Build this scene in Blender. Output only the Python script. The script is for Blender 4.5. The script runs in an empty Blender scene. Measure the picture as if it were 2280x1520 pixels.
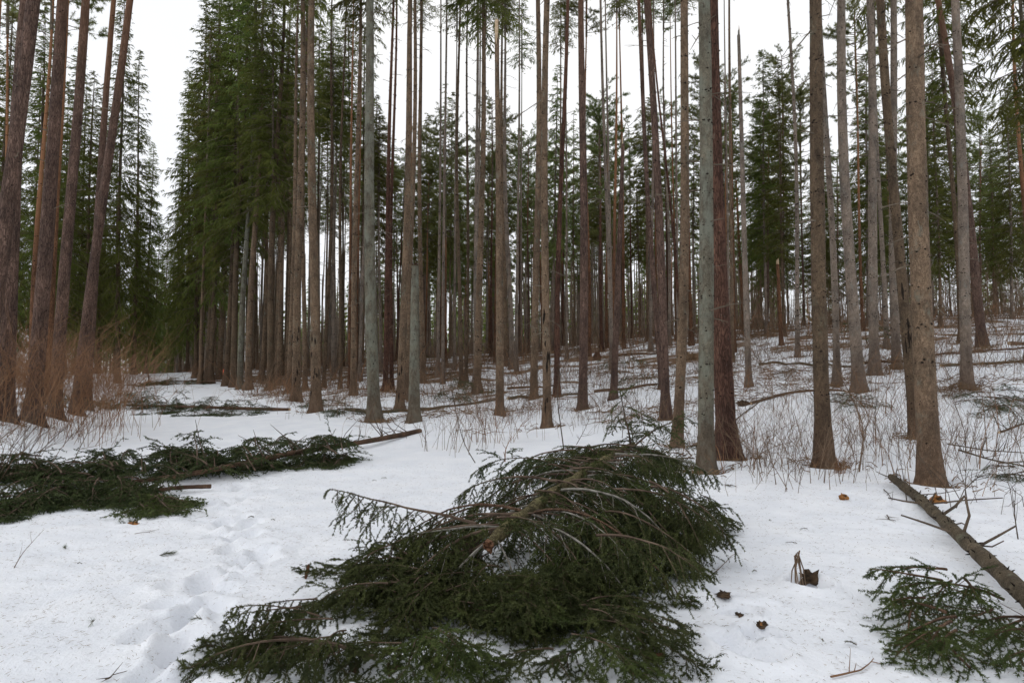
import bpy, math, random
import numpy as np

# ------------------------------------------------------------------ camera, sky, sun, exposure
scene = bpy.context.scene
COL = scene.collection
F = 1520.0                      # focal length in photo pixels (24 mm on a 36 mm wide frame)
PITCH = math.radians(3.0)
EYE = np.array([0.0, 0.0, 1.6])

cam_d = bpy.data.cameras.new('camera')
cam_d.sensor_width = 36.0
cam_d.lens = 24.0
cam_d.clip_start = 0.05
cam_d.clip_end = 2000.0
cam = bpy.data.objects.new('camera', cam_d)
cam.location = EYE
cam.rotation_euler = (math.radians(90) + PITCH, 0, 0)
COL.objects.link(cam)
scene.camera = cam

SUN_EL, SUN_AZ = math.radians(46), math.radians(262)     # azimuth clockwise from +Y
world = bpy.data.worlds.new('World')
scene.world = world
world.use_nodes = True
wn, wl = world.node_tree.nodes, world.node_tree.links
wn.clear()
w_out = wn.new('ShaderNodeOutputWorld')
w_bg = wn.new('ShaderNodeBackground'); w_bg.inputs['Strength'].default_value = 0.1
w_sky = wn.new('ShaderNodeTexSky'); w_sky.sky_type = 'NISHITA'; w_sky.sun_disc = False
w_sky.sun_elevation = SUN_EL; w_sky.sun_rotation = SUN_AZ
w_tc = wn.new('ShaderNodeTexCoord')
w_no = wn.new('ShaderNodeTexNoise'); w_no.inputs['Scale'].default_value = 1.6; w_no.inputs['Detail'].default_value = 3
w_rm = wn.new('ShaderNodeValToRGB')
w_rm.color_ramp.elements[0].position = 0.35; w_rm.color_ramp.elements[0].color = (0.90, 0.93, 0.985, 1)
w_rm.color_ramp.elements[1].position = 0.65; w_rm.color_ramp.elements[1].color = (1.0, 1.0, 1.0, 1)
w_sc = wn.new('ShaderNodeVectorMath'); w_sc.operation = 'SCALE'; w_sc.inputs['Scale'].default_value = 11.0
w_mx = wn.new('ShaderNodeMix'); w_mx.data_type = 'RGBA'; w_mx.inputs[0].default_value = 0.93
wl.new(w_tc.outputs['Generated'], w_no.inputs['Vector'])
wl.new(w_no.outputs['Fac'], w_rm.inputs['Fac'])
wl.new(w_rm.outputs['Color'], w_sc.inputs[0])
wl.new(w_sky.outputs['Color'], w_mx.inputs[6])
wl.new(w_sc.outputs['Vector'], w_mx.inputs[7])
wl.new(w_mx.outputs[2], w_bg.inputs['Color'])
wl.new(w_bg.outputs[0], w_out.inputs['Surface'])

sun_d = bpy.data.lights.new('sun', 'SUN')
sun_d.energy = 0.75
sun_d.angle = math.radians(40)
sun_d.color = (1.0, 0.97, 0.92)
sun = bpy.data.objects.new('sun', sun_d)
sun.rotation_euler = (math.radians(90) - SUN_EL, 0, -SUN_AZ + math.pi)
sun.location = (0, 0, 40)
COL.objects.link(sun)

vs = scene.view_settings
vs.view_transform = 'Standard'; vs.look = 'None'; vs.exposure = 0.0; vs.gamma = 1.0
vs.use_curve_mapping = False
scene.render.engine = 'CYCLES'
scene.cycles.max_bounces = 4
scene.cycles.diffuse_bounces = 3
scene.cycles.transmission_bounces = 2
scene.cycles.use_adaptive_sampling = True
scene.cycles.adaptive_threshold = 0.03
scene.cycles.glossy_bounces = 2
scene.cycles.use_denoising = True
scene.cycles.denoising_prefilter = 'ACCURATE'

rng = np.random.default_rng(7)
random.seed(7)

# ------------------------------------------------------------------ picture point -> world
FWD = np.array([0, math.cos(PITCH), math.sin(PITCH)])
UP = np.array([0, -math.sin(PITCH), math.cos(PITCH)])
RIGHT = np.array([1.0, 0, 0])

def ray(px, py):
    return FWD * F + RIGHT * (px - 1140.0) + UP * (760.0 - py)

def at(px, py, Y):
    d = ray(px, py)
    return EYE + d * (Y / d[1])

# ------------------------------------------------------------------ terrain
def vnoise(x, y, seed=0):
    xi, yi = np.floor(x), np.floor(y)
    fx, fy = x - xi, y - yi
    fx = fx * fx * (3 - 2 * fx); fy = fy * fy * (3 - 2 * fy)
    def hsh(a, b):
        v = np.sin(a * 127.1 + b * 311.7 + seed * 74.7) * 43758.5453
        return v - np.floor(v)
    a, b = hsh(xi, yi), hsh(xi + 1, yi)
    c, d = hsh(xi, yi + 1), hsh(xi + 1, yi + 1)
    return (a * (1 - fx) + b * fx) * (1 - fy) + (c * (1 - fx) + d * fx) * fy

def sstep(a, b, x):
    t = np.clip((x - a) / (b - a), 0, 1)
    return t * t * (3 - 2 * t)

def softplus(x, s):
    return s * np.logaddexp(0, x / s)

def flat_pt(px, py):
    d = ray(px, py)
    t = -EYE[2] / d[2]
    p = EYE + d * t
    return p[0], p[1]

# dents trodden into the snow: x, y, radius along, radius across, angle, depth
DENTS = []
_r = np.random.default_rng(3)
trail = [(395, 1515), (385, 1430), (430, 1370), (450, 1310), (520, 1270), (560, 1235), (520, 1190), (490, 1150), (530, 1110), (570, 1085)]
for i in range(len(trail) - 1):
    for k in range(4):
        t = _r.random()
        px = trail[i][0] * (1 - t) + trail[i + 1][0] * t + _r.normal(0, 26)
        py = trail[i][1] * (1 - t) + trail[i + 1][1] * t + _r.normal(0, 6)
        x, y = flat_pt(px, py)
        DENTS.append((x, y, _r.uniform(.10, .19), _r.uniform(.07, .11), _r.uniform(-.7, .7), _r.uniform(.04, .095)))
for px, py in ((440, 1360), (585, 1250), (395, 1440), (500, 1165), (455, 1290), (545, 1195)):
    x, y = flat_pt(px, py)
    DENTS.append((x, y, .16, .09, _r.uniform(-.3, .5), .11))
for px, py, ra, rb, an, dp in ((1660, 1440, .2, .1, -.6, .15), (1690, 1412, .1, .09, 0, .13), (1800, 1300, .15, .12, .2, .2),
                               (1615, 1328, .19, .07, -1.1, .2), (1640, 1368, .07, .12, 0, .13), (1668, 1366, .08, .06, 0, .08),
                               (740, 1500, .22, .13, .2, .12), (820, 1500, .14, .1, -.3, .09), (290, 1165, .12, .07, 0, .1),
                               (2010, 1145, .16, .1, .3, .08), (2060, 1190, .3, .1, -.9, .1), (1880, 1120, .1, .08, 0, .09)):
    x, y = flat_pt(px, py)
    DENTS.append((x, y, ra, rb, an, dp))

HOLLOWS = []                    # melt hollows round the near trunks: x, y, stem radius
_tp = sorted([flat_pt(a, b)[::-1] for a, b in trail])
TRY = np.array([p[0] for p in _tp]); TRX = np.array([p[1] for p in _tp])

def ground(x, y):
    x = np.asarray(x, float); y = np.asarray(y, float)
    r = softplus(y - 9.5, 2.4)
    r = r - softplus(r - 40, 5)
    z = .04 * r + .0014 * r * r
    xc = 30 * np.tanh(x / 30)
    rise = sstep(8, 20, y)
    bl = .03 + .045 * sstep(15, 40, y)
    z = z + np.where(xc > 0, .115 * xc, bl * xc) * rise
    u = -(x + .53 * y) - 1.2
    z = z + .85 * sstep(0, 3.2, u) * sstep(7, 15, y) * (1 - sstep(34, 60, y))
    z = z - softplus(y - 66, 8) * .03
    far = sstep(11, 24, y)
    amp = .05 + .14 * far * sstep(-.55, -.2, x / np.maximum(y, 1)) + .04 * far
    z = z + amp * (vnoise(x / 1.7, y / 1.7, 1) - .5) + amp * .5 * (vnoise(x / .7, y / .7, 2) - .5)
    z = z + .10 * (vnoise(x / 4.3 + 7, y / 4.3, 5) - .5)
    near = (1 - sstep(9, 14, np.hypot(x, y)))
    tx = np.interp(y, TRY, TRX)
    trod = np.exp(-((x - tx) / .3) ** 2) * near
    z = z + trod * (.065 * (vnoise(x / .13, y / .13, 8) - .6) + .035 * (vnoise(x / .06, y / .06, 9) - .5) - .015)
    z = z + near * (.026 * (vnoise(x / .22, y / .22, 3) - .5) + .014 * (vnoise(x / .09, y / .09, 4) - .5))
    if HOLLOWS and y.size:
        lo, hi, xl, xh = y.min() - 1.2, y.max() + 1.2, x.min() - 1.2, x.max() + 1.2
        for (hx, hy, hr) in HOLLOWS:
            if lo < hy < hi and xl < hx < xh:
                q = np.hypot(x - hx, (y - hy)) / (hr * 2.1 + .06)
                z = z - .11 * np.exp(-q ** 2.5) + .02 * np.exp(-((q - 1.5) / .4) ** 2)
    if y.size == 0 or y.min() > 12 or y.max() < 2:
        return z
    for (dx, dy, ra, rb, an, dp) in (DENTS if y.size > 2000 else [d for d in DENTS if x.min() - .8 < d[0] < x.max() + .8 and y.min() - .8 < d[1] < y.max() + .8]):
        m = (np.abs(x - dx) < .8) & (np.abs(y - dy) < .8)
        if not np.any(m):
            continue
        lx, ly = x[m] - dx, y[m] - dy
        ca, sa = math.cos(an), math.sin(an)
        q = ((lx * sa + ly * ca) / ra) ** 2 + ((lx * ca - ly * sa) / rb) ** 2
        z[m] += -dp * .85 * np.exp(-(q ** 2.4) * .7) + dp * .22 * np.exp(-((np.sqrt(q) - 1.55) / .4) ** 2)
    return z

def gz(x, y):
    return float(ground(np.array([x]), np.array([y]))[0])

def ground_at(px, py):
    """where the sight line through a photo pixel meets the terrain"""
    d = ray(px, py); d = d / d[1]
    Y = np.concatenate([np.arange(2.0, 20, .02), np.arange(20, 70, .1)])
    P = EYE[None] + d[None] * Y[:, None]
    g = ground(P[:, 0], P[:, 1])
    below = np.nonzero(P[:, 2] <= g)[0]
    i = below[0] if len(below) else int(np.argmin(P[:, 2] - g))
    return np.array([P[i, 0], P[i, 1], g[i]])

def ground_Y(px, Y):
    x = (px - 1140.0) / F * Y / math.cos(PITCH)
    return np.array([x, Y, gz(x, Y)])

# ------------------------------------------------------------------ mesh helpers
class MB:
    """collects triangles and quads with material slots"""
    def __init__(s):
        s.v = []; s.f = []; s.m = []; s.n = 0
    def add(s, v, f, m=0):
        if len(v) == 0 or len(f) == 0:
            return
        v = np.asarray(v, np.float32).reshape(-1, 3); f = np.asarray(f, np.int64)
        s.v.append(v); s.f.append(f + s.n); s.m.append(np.full(len(f), m, np.int32)); s.n += len(v)
    def mesh(s, name, mats, smooth=True, origin=None):
        me = bpy.data.meshes.new(name)
        v = np.concatenate(s.v)
        if origin is not None:
            v = v - np.asarray(origin, np.float32)
        me.vertices.add(len(v)); me.vertices.foreach_set('co', v.astype(np.float32).ravel())
        tot = np.concatenate([np.full(len(f), f.shape[1], np.int32) for f in s.f])
        idx = np.concatenate([f.ravel() for f in s.f]).astype(np.int32)
        start = np.concatenate([[0], np.cumsum(tot)[:-1]]).astype(np.int32)
        me.loops.add(len(idx)); me.loops.foreach_set('vertex_index', idx)
        me.polygons.add(len(tot)); me.polygons.foreach_set('loop_start', start)
        me.polygons.foreach_set('loop_total', tot)
        me.polygons.foreach_set('material_index', np.concatenate(s.m))
        me.polygons.foreach_set('use_smooth', np.full(len(tot), smooth, bool))
        for m in mats:
            me.materials.append(m)
        me.update()
        return me

def link(name, me, parent=None, loc=(0, 0, 0)):
    o = bpy.data.objects.new(name, me)
    o.location = loc
    o.parent = parent
    COL.objects.link(o)
    return o

def tag(o, label=None, cat=None, group=None, kind=None):
    if label: o['label'] = label
    if cat: o['category'] = cat
    if group: o['group'] = group
    if kind: o['kind'] = kind
    return o

def thing(name, label, cat, loc, group=None):
    o = bpy.data.objects.new(name, None)
    o.empty_display_size = .2
    o.location = loc
    COL.objects.link(o)
    return tag(o, label, cat, group)

def norm(a):
    return a / np.maximum(np.linalg.norm(a, axis=-1, keepdims=True), 1e-9)

def tubes(P, R, sides=3):
    """P (N,n,3) paths, R (N,n) radii -> verts, quads"""
    P = np.asarray(P, float); R = np.asarray(R, float)
    N, n, _ = P.shape
    T = norm(np.gradient(P, axis=1))
    ref = np.where(np.abs(T[..., 2:3]) > .9, np.array([1.0, 0, 0]), np.array([0, 0, 1.0]))
    ref = np.broadcast_to(ref[:, :1], T.shape)
    A = norm(np.cross(T, ref)); B = np.cross(T, A)
    ang = np.linspace(0, 2 * np.pi, sides, endpoint=False)
    V = P[:, :, None] + R[..., None, None] * (A[:, :, None] * np.cos(ang)[:, None] + B[:, :, None] * np.sin(ang)[:, None])
    i = np.arange(N)[:, None, None] * n * sides; j = np.arange(n - 1)[None, :, None] * sides; k = np.arange(sides)[None, None]
    k2 = (k + 1) % sides
    q = np.stack([i + j + k, i + j + k2, i + j + sides + k2, i + j + sides + k], -1).reshape(-1, 4)
    return V.reshape(-1, 3), q

def cap(V, n, sides, top=True):
    off = (n - 1) * sides if top else 0
    c = V[off:off + sides].mean(0)
    i = np.arange(sides); j = (i + 1) % sides
    vv = np.vstack([V[off:off + sides], c])
    f = np.stack([i, j, np.full(sides, sides)], -1)
    return vv, (f if top else f[:, ::-1])

def needles(P, dens, L, W, r, spread=.9, fwd=.6, t0=0.0):
    """thin needle triangles along paths P (N,n,3)"""
    N, n, _ = P.shape
    seg = P[:, 1:] - P[:, :-1]
    ln = np.linalg.norm(seg, axis=-1)
    cnt = ln * dens
    cnt = np.floor(cnt + r.random(cnt.shape)).astype(int)
    if t0 > 0:
        cnt[:, :int(t0 * (n - 1))] = 0
    flat = np.repeat(np.arange(N * (n - 1)), cnt.ravel())
    M = len(flat)
    if M == 0:
        return np.zeros((0, 3)), np.zeros((0, 3), int)
    s = seg.reshape(-1, 3)[flat]; p0 = P[:, :-1].reshape(-1, 3)[flat]
    p = p0 + s * r.random((M, 1))
    t = norm(s)
    rd = r.normal(size=(M, 3)); rd -= (rd * t).sum(-1, keepdims=True) * t; rd = norm(rd)
    d = norm(t * fwd + rd * spread)
    l = L * r.uniform(.7, 1.2, (M, 1))
    sd = norm(np.cross(d, r.normal(size=(M, 3)))) * (W / 2)
    V = np.stack([p - sd, p + sd, p + d * l], 1).reshape(-1, 3)
    return V, np.arange(3 * M).reshape(-1, 3)

# ------------------------------------------------------------------ materials
def mat(name):
    m = bpy.data.materials.new(name); m.use_nodes = True
    nt = m.node_tree; b = nt.nodes['Principled BSDF']
    return m, nt, b

def nd(nt, t, **kw):
    n = nt.nodes.new(t)
    for k, v in kw.items():
        if k in n.inputs: n.inputs[k].default_value = v
        else: setattr(n, k, v)
    return n

def ramp(nt, stops):
    n = nt.nodes.new('ShaderNodeValToRGB')
    e = n.color_ramp.elements
    while len(e) < len(stops): e.new(.5)
    for i, (p, c) in enumerate(stops):
        e[i].position = p; e[i].color = (c[0], c[1], c[2], 1)
    return n

def mix(nt, fac, a, b):
    n = nt.nodes.new('ShaderNodeMix'); n.data_type = 'RGBA'
    for sock, v in ((n.inputs[0], fac), (n.inputs[6], a), (n.inputs[7], b)):
        if isinstance(v, (int, float)): sock.default_value = v
        elif isinstance(v, tuple): sock.default_value = (*v, 1)
        else: nt.links.new(v, sock)
    return n.outputs[2]

def coords(nt, sc=(1, 1, 1)):
    tc = nd(nt, 'ShaderNodeTexCoord'); mp = nd(nt, 'ShaderNodeMapping')
    mp.inputs['Scale'].default_value = sc
    nt.links.new(tc.outputs['Object'], mp.inputs['Vector'])
    return mp.outputs['Vector'], tc

def bump(nt, b, h, strength, dist):
    n = nd(nt, 'ShaderNodeBump'); n.inputs['Strength'].default_value = strength; n.inputs['Distance'].default_value = dist
    nt.links.new(h, n.inputs['Height']); nt.links.new(n.outputs[0], b.inputs['Normal'])
    return n

def bark(name, dark, light, lichen=None, lichen_amt=.0, plates=False, upper=None, upper_z=(8, 13), basecol=(.105, .060, .040), base_h=1.0):
    m, nt, b = mat(name)
    L = nt.links.new
    v, tc = coords(nt, (1, 1, .16 if plates else .5))
    n1 = nd(nt, 'ShaderNodeTexNoise', Scale=22.0 if plates else 22.0, Detail=8.0, Roughness=.65); L(v, n1.inputs['Vector'])
    vo = nd(nt, 'ShaderNodeTexVoronoi', Scale=34.0 if plates else 46.0); vo.feature = 'DISTANCE_TO_EDGE'
    wob = nd(nt, 'ShaderNodeVectorMath', operation='ADD')
    n0 = nd(nt, 'ShaderNodeTexNoise', Scale=12.0, Detail=3.0); L(v, n0.inputs['Vector'])
    sc0 = nd(nt, 'ShaderNodeVectorMath', operation='SCALE'); sc0.inputs['Scale'].default_value = .16; L(n0.outputs['Color'], sc0.inputs[0])
    L(v, wob.inputs[0]); L(sc0.outputs[0], wob.inputs[1]); L(wob.outputs[0], vo.inputs['Vector'])
    r1 = ramp(nt, [(.3, dark), (.68, light)]); L(n1.outputs['Fac'], r1.inputs['Fac'])
    cr = ramp(nt, [(0.0, (0, 0, 0)), (.16 if plates else .10, (1, 1, 1))]); L(vo.outputs['Distance'], cr.inputs['Fac'])
    col = mix(nt, cr.outputs['Color'], tuple(c * (.62 if plates else .72) for c in dark), r1.outputs['Color'])
    # broad tone changes along the stem
    vb, _ = coords(nt, (1.2, 1.2, .5))
    nb = nd(nt, 'ShaderNodeTexNoise', Scale=3.4, Detail=6.0); L(vb, nb.inputs['Vector'])
    rb = ramp(nt, [(.33, (.62, .62, .62)), (.67, (1.28, 1.24, 1.18))]); L(nb.outputs['Fac'], rb.inputs['Fac'])
    mul = nd(nt, 'ShaderNodeMix'); mul.data_type = 'RGBA'; mul.blend_type = 'MULTIPLY'; mul.inputs[0].default_value = 1
    L(col, mul.inputs[6]); L(rb.outputs['Color'], mul.inputs[7]); col = mul.outputs[2]
    if upper:
        sx = nd(nt, 'ShaderNodeSeparateXYZ'); L(tc.outputs['Object'], sx.inputs[0])
        mr = nd(nt, 'ShaderNodeMapRange'); mr.inputs[1].default_value = upper_z[0]; mr.inputs[2].default_value = upper_z[1]
        L(sx.outputs['Z'], mr.inputs[0])
        up2 = mix(nt, n1.outputs['Fac'], tuple(c * .6 for c in upper), tuple(min(1, c * 1.25) for c in upper))
        col = mix(nt, mr.outputs[0], col, up2)
    if lichen:
        nl = nd(nt, 'ShaderNodeTexNoise', Scale=4.5, Detail=9.0, Roughness=.75); L(v, nl.inputs['Vector'])
        c = 1 - lichen_amt
        rl = ramp(nt, [(.74 - .46 * lichen_amt, (0, 0, 0)), (.88 - .46 * lichen_amt, (.8, .8, .8))]); L(nl.outputs['Fac'], rl.inputs['Fac'])
        col = mix(nt, rl.outputs['Color'], col, lichen)
    if basecol:
        # browner, scaly foot of the stem
        sx = nd(nt, 'ShaderNodeSeparateXYZ'); L(tc.outputs['Object'], sx.inputs[0])
        ad = nd(nt, 'ShaderNodeMath', operation='ADD'); L(sx.outputs['Z'], ad.inputs[0])
        ms = nd(nt, 'ShaderNodeMath', operation='MULTIPLY'); ms.inputs[1].default_value = -1.4; L(nb.outputs['Fac'], ms.inputs[0]); L(ms.outputs[0], ad.inputs[1])
        mr = nd(nt, 'ShaderNodeMapRange'); mr.inputs[1].default_value = -.9; mr.inputs[2].default_value = base_h; mr.inputs[3].default_value = .55; mr.inputs[4].default_value = 0
        L(ad.outputs[0], mr.inputs[0])
        bc = mix(nt, n1.outputs['Fac'], tuple(c * .5 for c in basecol), tuple(c * 1.5 for c in basecol))
        col = mix(nt, mr.outputs[0], col, bc)
    # small pale flecks
    nf = nd(nt, 'ShaderNodeTexNoise', Scale=70.0, Detail=2.0); L(v, nf.inputs['Vector'])
    rf = ramp(nt, [(.70, (0, 0, 0)), (.76, (.55, .55, .55))]); L(nf.outputs['Fac'], rf.inputs['Fac'])
    col = mix(nt, rf.outputs['Color'], col, (.24, .23, .20))
    L(col, b.inputs['Base Color'])
    b.inputs['Roughness'].default_value = .92
    b.inputs['Specular IOR Level'].default_value = .15
    ad2 = nd(nt, 'ShaderNodeMath', operation='MULTIPLY'); L(cr.outputs['Color'], ad2.inputs[0]); L(n1.outputs['Fac'], ad2.inputs[1])
    bump(nt, b, ad2.outputs[0], 1.0, .022 if plates else .010)
    return m

M = {}
M['spruce'] = bark('spruce_bark', (.108, .074, .050), (.272, .196, .134), (.185, .190, .150), .42)
M['spruce_dark'] = bark('dark_spruce_bark', (.072, .051, .034), (.180, .131, .089), (.14, .145, .105), .38)
M['spruce_grey'] = bark('grey_spruce_bark', (.150, .118, .095), (.325, .270, .225), (.23, .235, .205), .42)
M['lichen'] = bark('lichen_covered_bark', (.088, .078, .058), (.205, .188, .145), (.200, .208, .165), .62)
M['pine'] = bark('pine_bark', (.090, .057, .045), (.215, .143, .116), None, 0, True, (.24, .125, .072), (9, 15), (.075, .048, .040))
M['pine_red'] = bark('red_pine_bark', (.072, .037, .027), (.170, .093, .068), None, 0, True, (.20, .105, .070), (9, 15), (.065, .036, .029))
M['pine_orange'] = bark('orange_pine_bark', (.12, .062, .037), (.27, .140, .080), None, 0, True, (.33, .165, .085), (5, 9), (.09, .050, .034))
M['log'] = bark('fallen_log_bark', (.068, .054, .038), (.160, .130, .092), (.20, .205, .145), .38, basecol=None)
M['log_mossy'] = bark('mossy_stem_bark', (.060, .050, .026), (.175, .150, .080), (.22, .21, .095), .50, basecol=None)
M['log_red'] = bark('reddish_log_bark', (.075, .045, .030), (.180, .115, .078), None, 0, basecol=None)

def simple(name, c0, c1, scale=20., rough=.85, spec=.2, bmp=0, objrand=0.0, coord='Object', thin=0.0):
    m, nt, b = mat(name); L = nt.links.new
    tc = nd(nt, 'ShaderNodeTexCoord')
    n = nd(nt, 'ShaderNodeTexNoise', Scale=scale, Detail=4.0); L(tc.outputs[coord], n.inputs['Vector'])
    r = ramp(nt, [(.32, c0), (.68, c1)]); L(n.outputs['Fac'], r.inputs['Fac'])
    col = r.outputs['Color']
    if objrand:
        oi = nd(nt, 'ShaderNodeObjectInfo')
        hs = nd(nt, 'ShaderNodeHueSaturation')
        mh = nd(nt, 'ShaderNodeMapRange'); mh.inputs[3].default_value = .5 - objrand * .08; mh.inputs[4].default_value = .5 + objrand * .06
        mv = nd(nt, 'ShaderNodeMapRange'); mv.inputs[3].default_value = 1 - objrand * .6; mv.inputs[4].default_value = 1 + objrand * .6
        L(oi.outputs['Random'], mh.inputs[0]); L(oi.outputs['Random'], mv.inputs[0])
        L(mh.outputs[0], hs.inputs['Hue']); L(mv.outputs[0], hs.inputs['Value']); L(col, hs.inputs['Color'])
        col = hs.outputs['Color']
    L(col, b.inputs['Base Color'])
    b.inputs['Roughness'].default_value = rough; b.inputs['Specular IOR Level'].default_value = spec
    if thin:                                       # needles let some light through
        tr = nd(nt, 'ShaderNodeBsdfTranslucent'); L(col, tr.inputs['Color'])
        ms = nd(nt, 'ShaderNodeMixShader'); ms.inputs[0].default_value = thin
        out = [x for x in nt.nodes if x.type == 'OUTPUT_MATERIAL'][0]
        L(b.outputs[0], ms.inputs[1]); L(tr.outputs[0], ms.inputs[2]); L(ms.outputs[0], out.inputs['Surface'])
    if bmp:
        bump(nt, b, n.outputs['Fac'], 1.0, bmp)
    return m

M['needle'] = simple('spruce_needles', (.028, .036, .012), (.088, .102, .032), 7., .6, .2, thin=.25)
M['needle_green'] = simple('fresh_green_needles', (.036, .053, .015), (.098, .126, .036), 7., .55, .2, thin=.25)
M['needle_mid'] = simple('dark_bough_needles', (.026, .040, .014), (.075, .098, .034), 4., .6, .2, thin=.25)
M['twig'] = simple('bough_wood', (.045, .030, .021), (.15, .108, .080), 9., .9, .15)
M['twig_grey'] = simple('grey_lichen_twigs', (.08, .07, .058), (.26, .245, .215), 22., .95, .1)
M['crown'] = simple('spruce_foliage', (.092, .114, .028), (.210, .232, .062), .8, .7, .15, objrand=.5, thin=.45)
M['crown_edge'] = simple('dark_olive_spruce_foliage', (.066, .084, .019), (.165, .186, .044), .8, .7, .15, objrand=.4, thin=.45)
M['crown_pine'] = simple('pine_foliage', (.118, .144, .044), (.230, .258, .090), .8, .7, .15, objrand=.4, thin=.45)
M['dead'] = simple('dead_twigs', (.085, .068, .050), (.20, .165, .125), 5., .95, .1)
M['knot'] = simple('branch_knots', (.012, .009, .007), (.036, .027, .020), 20., .95, .1)
M['brush'] = simple('bare_brown_stems', (.085, .055, .036), (.22, .155, .105), 1.2, .9, .15)
M['brush_dark'] = simple('dark_bare_stems', (.045, .034, .026), (.12, .09, .065), 5., .9, .15)
M['brush_red'] = simple('reddish_bare_stems', (.130, .066, .036), (.28, .158, .088), 1.6, .9, .15)
M['litter'] = simple('dry_needle_litter', (.10, .062, .034), (.22, .145, .085), 6., .95, .1)
M['rawwood'] = simple('splintered_raw_wood', (.42, .29, .17), (.66, .52, .36), 20., .85, .15, bmp=.01)
M['rotwood'] = simple('rotten_wood', (.022, .016, .012), (.10, .065, .040), 16., .95, .1, bmp=.02)
M['orangewood'] = simple('orange_rotten_wood', (.16, .066, .022), (.40, .19, .065), 24., .9, .15, bmp=.02)
M['cone'] = simple('spruce_cone', (.07, .035, .02), (.20, .10, .055), 60., .8, .2)
M['marker'] = simple('orange_marker_paint', (.75, .13, .06), (.85, .20, .10), 8., .6, .3)

def snow_material():
    m, nt, b = mat('old_snow'); L = nt.links.new
    geo = nd(nt, 'ShaderNodeNewGeometry')
    P = geo.outputs['Position']
    n1 = nd(nt, 'ShaderNodeTexNoise', Scale=2.0, Detail=5.0); L(P, n1.inputs['Vector'])
    r1 = ramp(nt, [(.3, (.76, .785, .835)), (.7, (.845, .86, .895))]); L(n1.outputs['Fac'], r1.inputs['Fac'])
    col = r1.outputs['Color']
    # fine needle and bark specks frozen into the crust
    mp = nd(nt, 'ShaderNodeMapping'); mp.inputs['Scale'].default_value = (1, .45, 1); mp.inputs['Rotation'].default_value = (0, 0, .6); L(P, mp.inputs['Vector'])
    n2 = nd(nt, 'ShaderNodeTexNoise', Scale=75.0, Detail=2.0, Roughness=.6); L(mp.outputs[0], n2.inputs['Vector'])
    n2b = nd(nt, 'ShaderNodeTexNoise', Scale=1.1, Detail=3.0); L(P, n2b.inputs['Vector'])
    add = nd(nt, 'ShaderNodeMath', operation='MULTIPLY_ADD'); L(n2b.outputs['Fac'], add.inputs[0]); add.inputs[1].default_value = .16; L(n2.outputs['Fac'], add.inputs[2])
    r2 = ramp(nt, [(.755, (0, 0, 0)), (.80, (.5, .5, .5))]); L(add.outputs[0], r2.inputs['Fac'])
    col = mix(nt, r2.outputs['Color'], col, (.36, .27, .21))
    # thawed patches of brown litter out among the trees
    sx = nd(nt, 'ShaderNodeSeparateXYZ'); L(P, sx.inputs[0])
    mp3 = nd(nt, 'ShaderNodeMapping'); mp3.inputs['Scale'].default_value = (.42, .95, 1); L(P, mp3.inputs['Vector'])
    n3 = nd(nt, 'ShaderNodeTexNoise', Scale=.8, Detail=9.0, Roughness=.66); L(mp3.outputs[0], n3.inputs['Vector'])
    my = nd(nt, 'ShaderNodeMapRange'); my.inputs[1].default_value = 12; my.inputs[2].default_value = 42; my.inputs[3].default_value = -.14; my.inputs[4].default_value = .08
    L(sx.outputs['Y'], my.inputs[0])
    ad3 = nd(nt, 'ShaderNodeMath', operation='ADD'); L(n3.outputs['Fac'], ad3.inputs[0]); L(my.outputs[0], ad3.inputs[1])
    # the track itself keeps a whole snow cover
    px_ = nd(nt, 'ShaderNodeMath', operation='MULTIPLY_ADD'); L(sx.outputs['Y'], px_.inputs[0]); px_.inputs[1].default_value = .53; L(sx.outputs['X'], px_.inputs[2])
    pa = nd(nt, 'ShaderNodeMath', operation='ABSOLUTE'); L(px_.outputs[0], pa.inputs[0])
    pm = nd(nt, 'ShaderNodeMapRange'); pm.inputs[1].default_value = 3.0; pm.inputs[2].default_value = 5.5; pm.inputs[3].default_value = -.35; pm.inputs[4].default_value = 0; L(pa.outputs[0], pm.inputs[0])
    ad4 = nd(nt, 'ShaderNodeMath', operation='ADD'); L(ad3.outputs[0], ad4.inputs[0]); L(pm.outputs[0], ad4.inputs[1])
    r3 = ramp(nt, [(.515, (0, 0, 0)), (.565, (1, 1, 1))]); L(ad4.outputs[0], r3.inputs['Fac'])
    n4 = nd(nt, 'ShaderNodeTexNoise', Scale=14.0, Detail=5.0); L(P, n4.inputs['Vector'])
    lit = mix(nt, n4.outputs['Fac'], (.075, .043, .025), (.260, .160, .092))
    col = mix(nt, r3.outputs['Color'], col, lit)
    L(col, b.inputs['Base Color'])
    b.inputs['Roughness'].default_value = .75
    b.inputs['Specular IOR Level'].default_value = .2
    nb = nd(nt, 'ShaderNodeTexNoise', Scale=38.0, Detail=5.0, Roughness=.7); L(P, nb.inputs['Vector'])
    nb2 = nd(nt, 'ShaderNodeTexNoise', Scale=9.0, Detail=6.0, Roughness=.65); L(P, nb2.inputs['Vector'])
    am = nd(nt, 'ShaderNodeMath', operation='MULTIPLY_ADD'); L(nb2.outputs['Fac'], am.inputs[0]); am.inputs[1].default_value = 2.2; L(nb.outputs['Fac'], am.inputs[2])
    bump(nt, b, am.outputs[0], .8, .014)
    return m
M['snow'] = snow_material()

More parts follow.
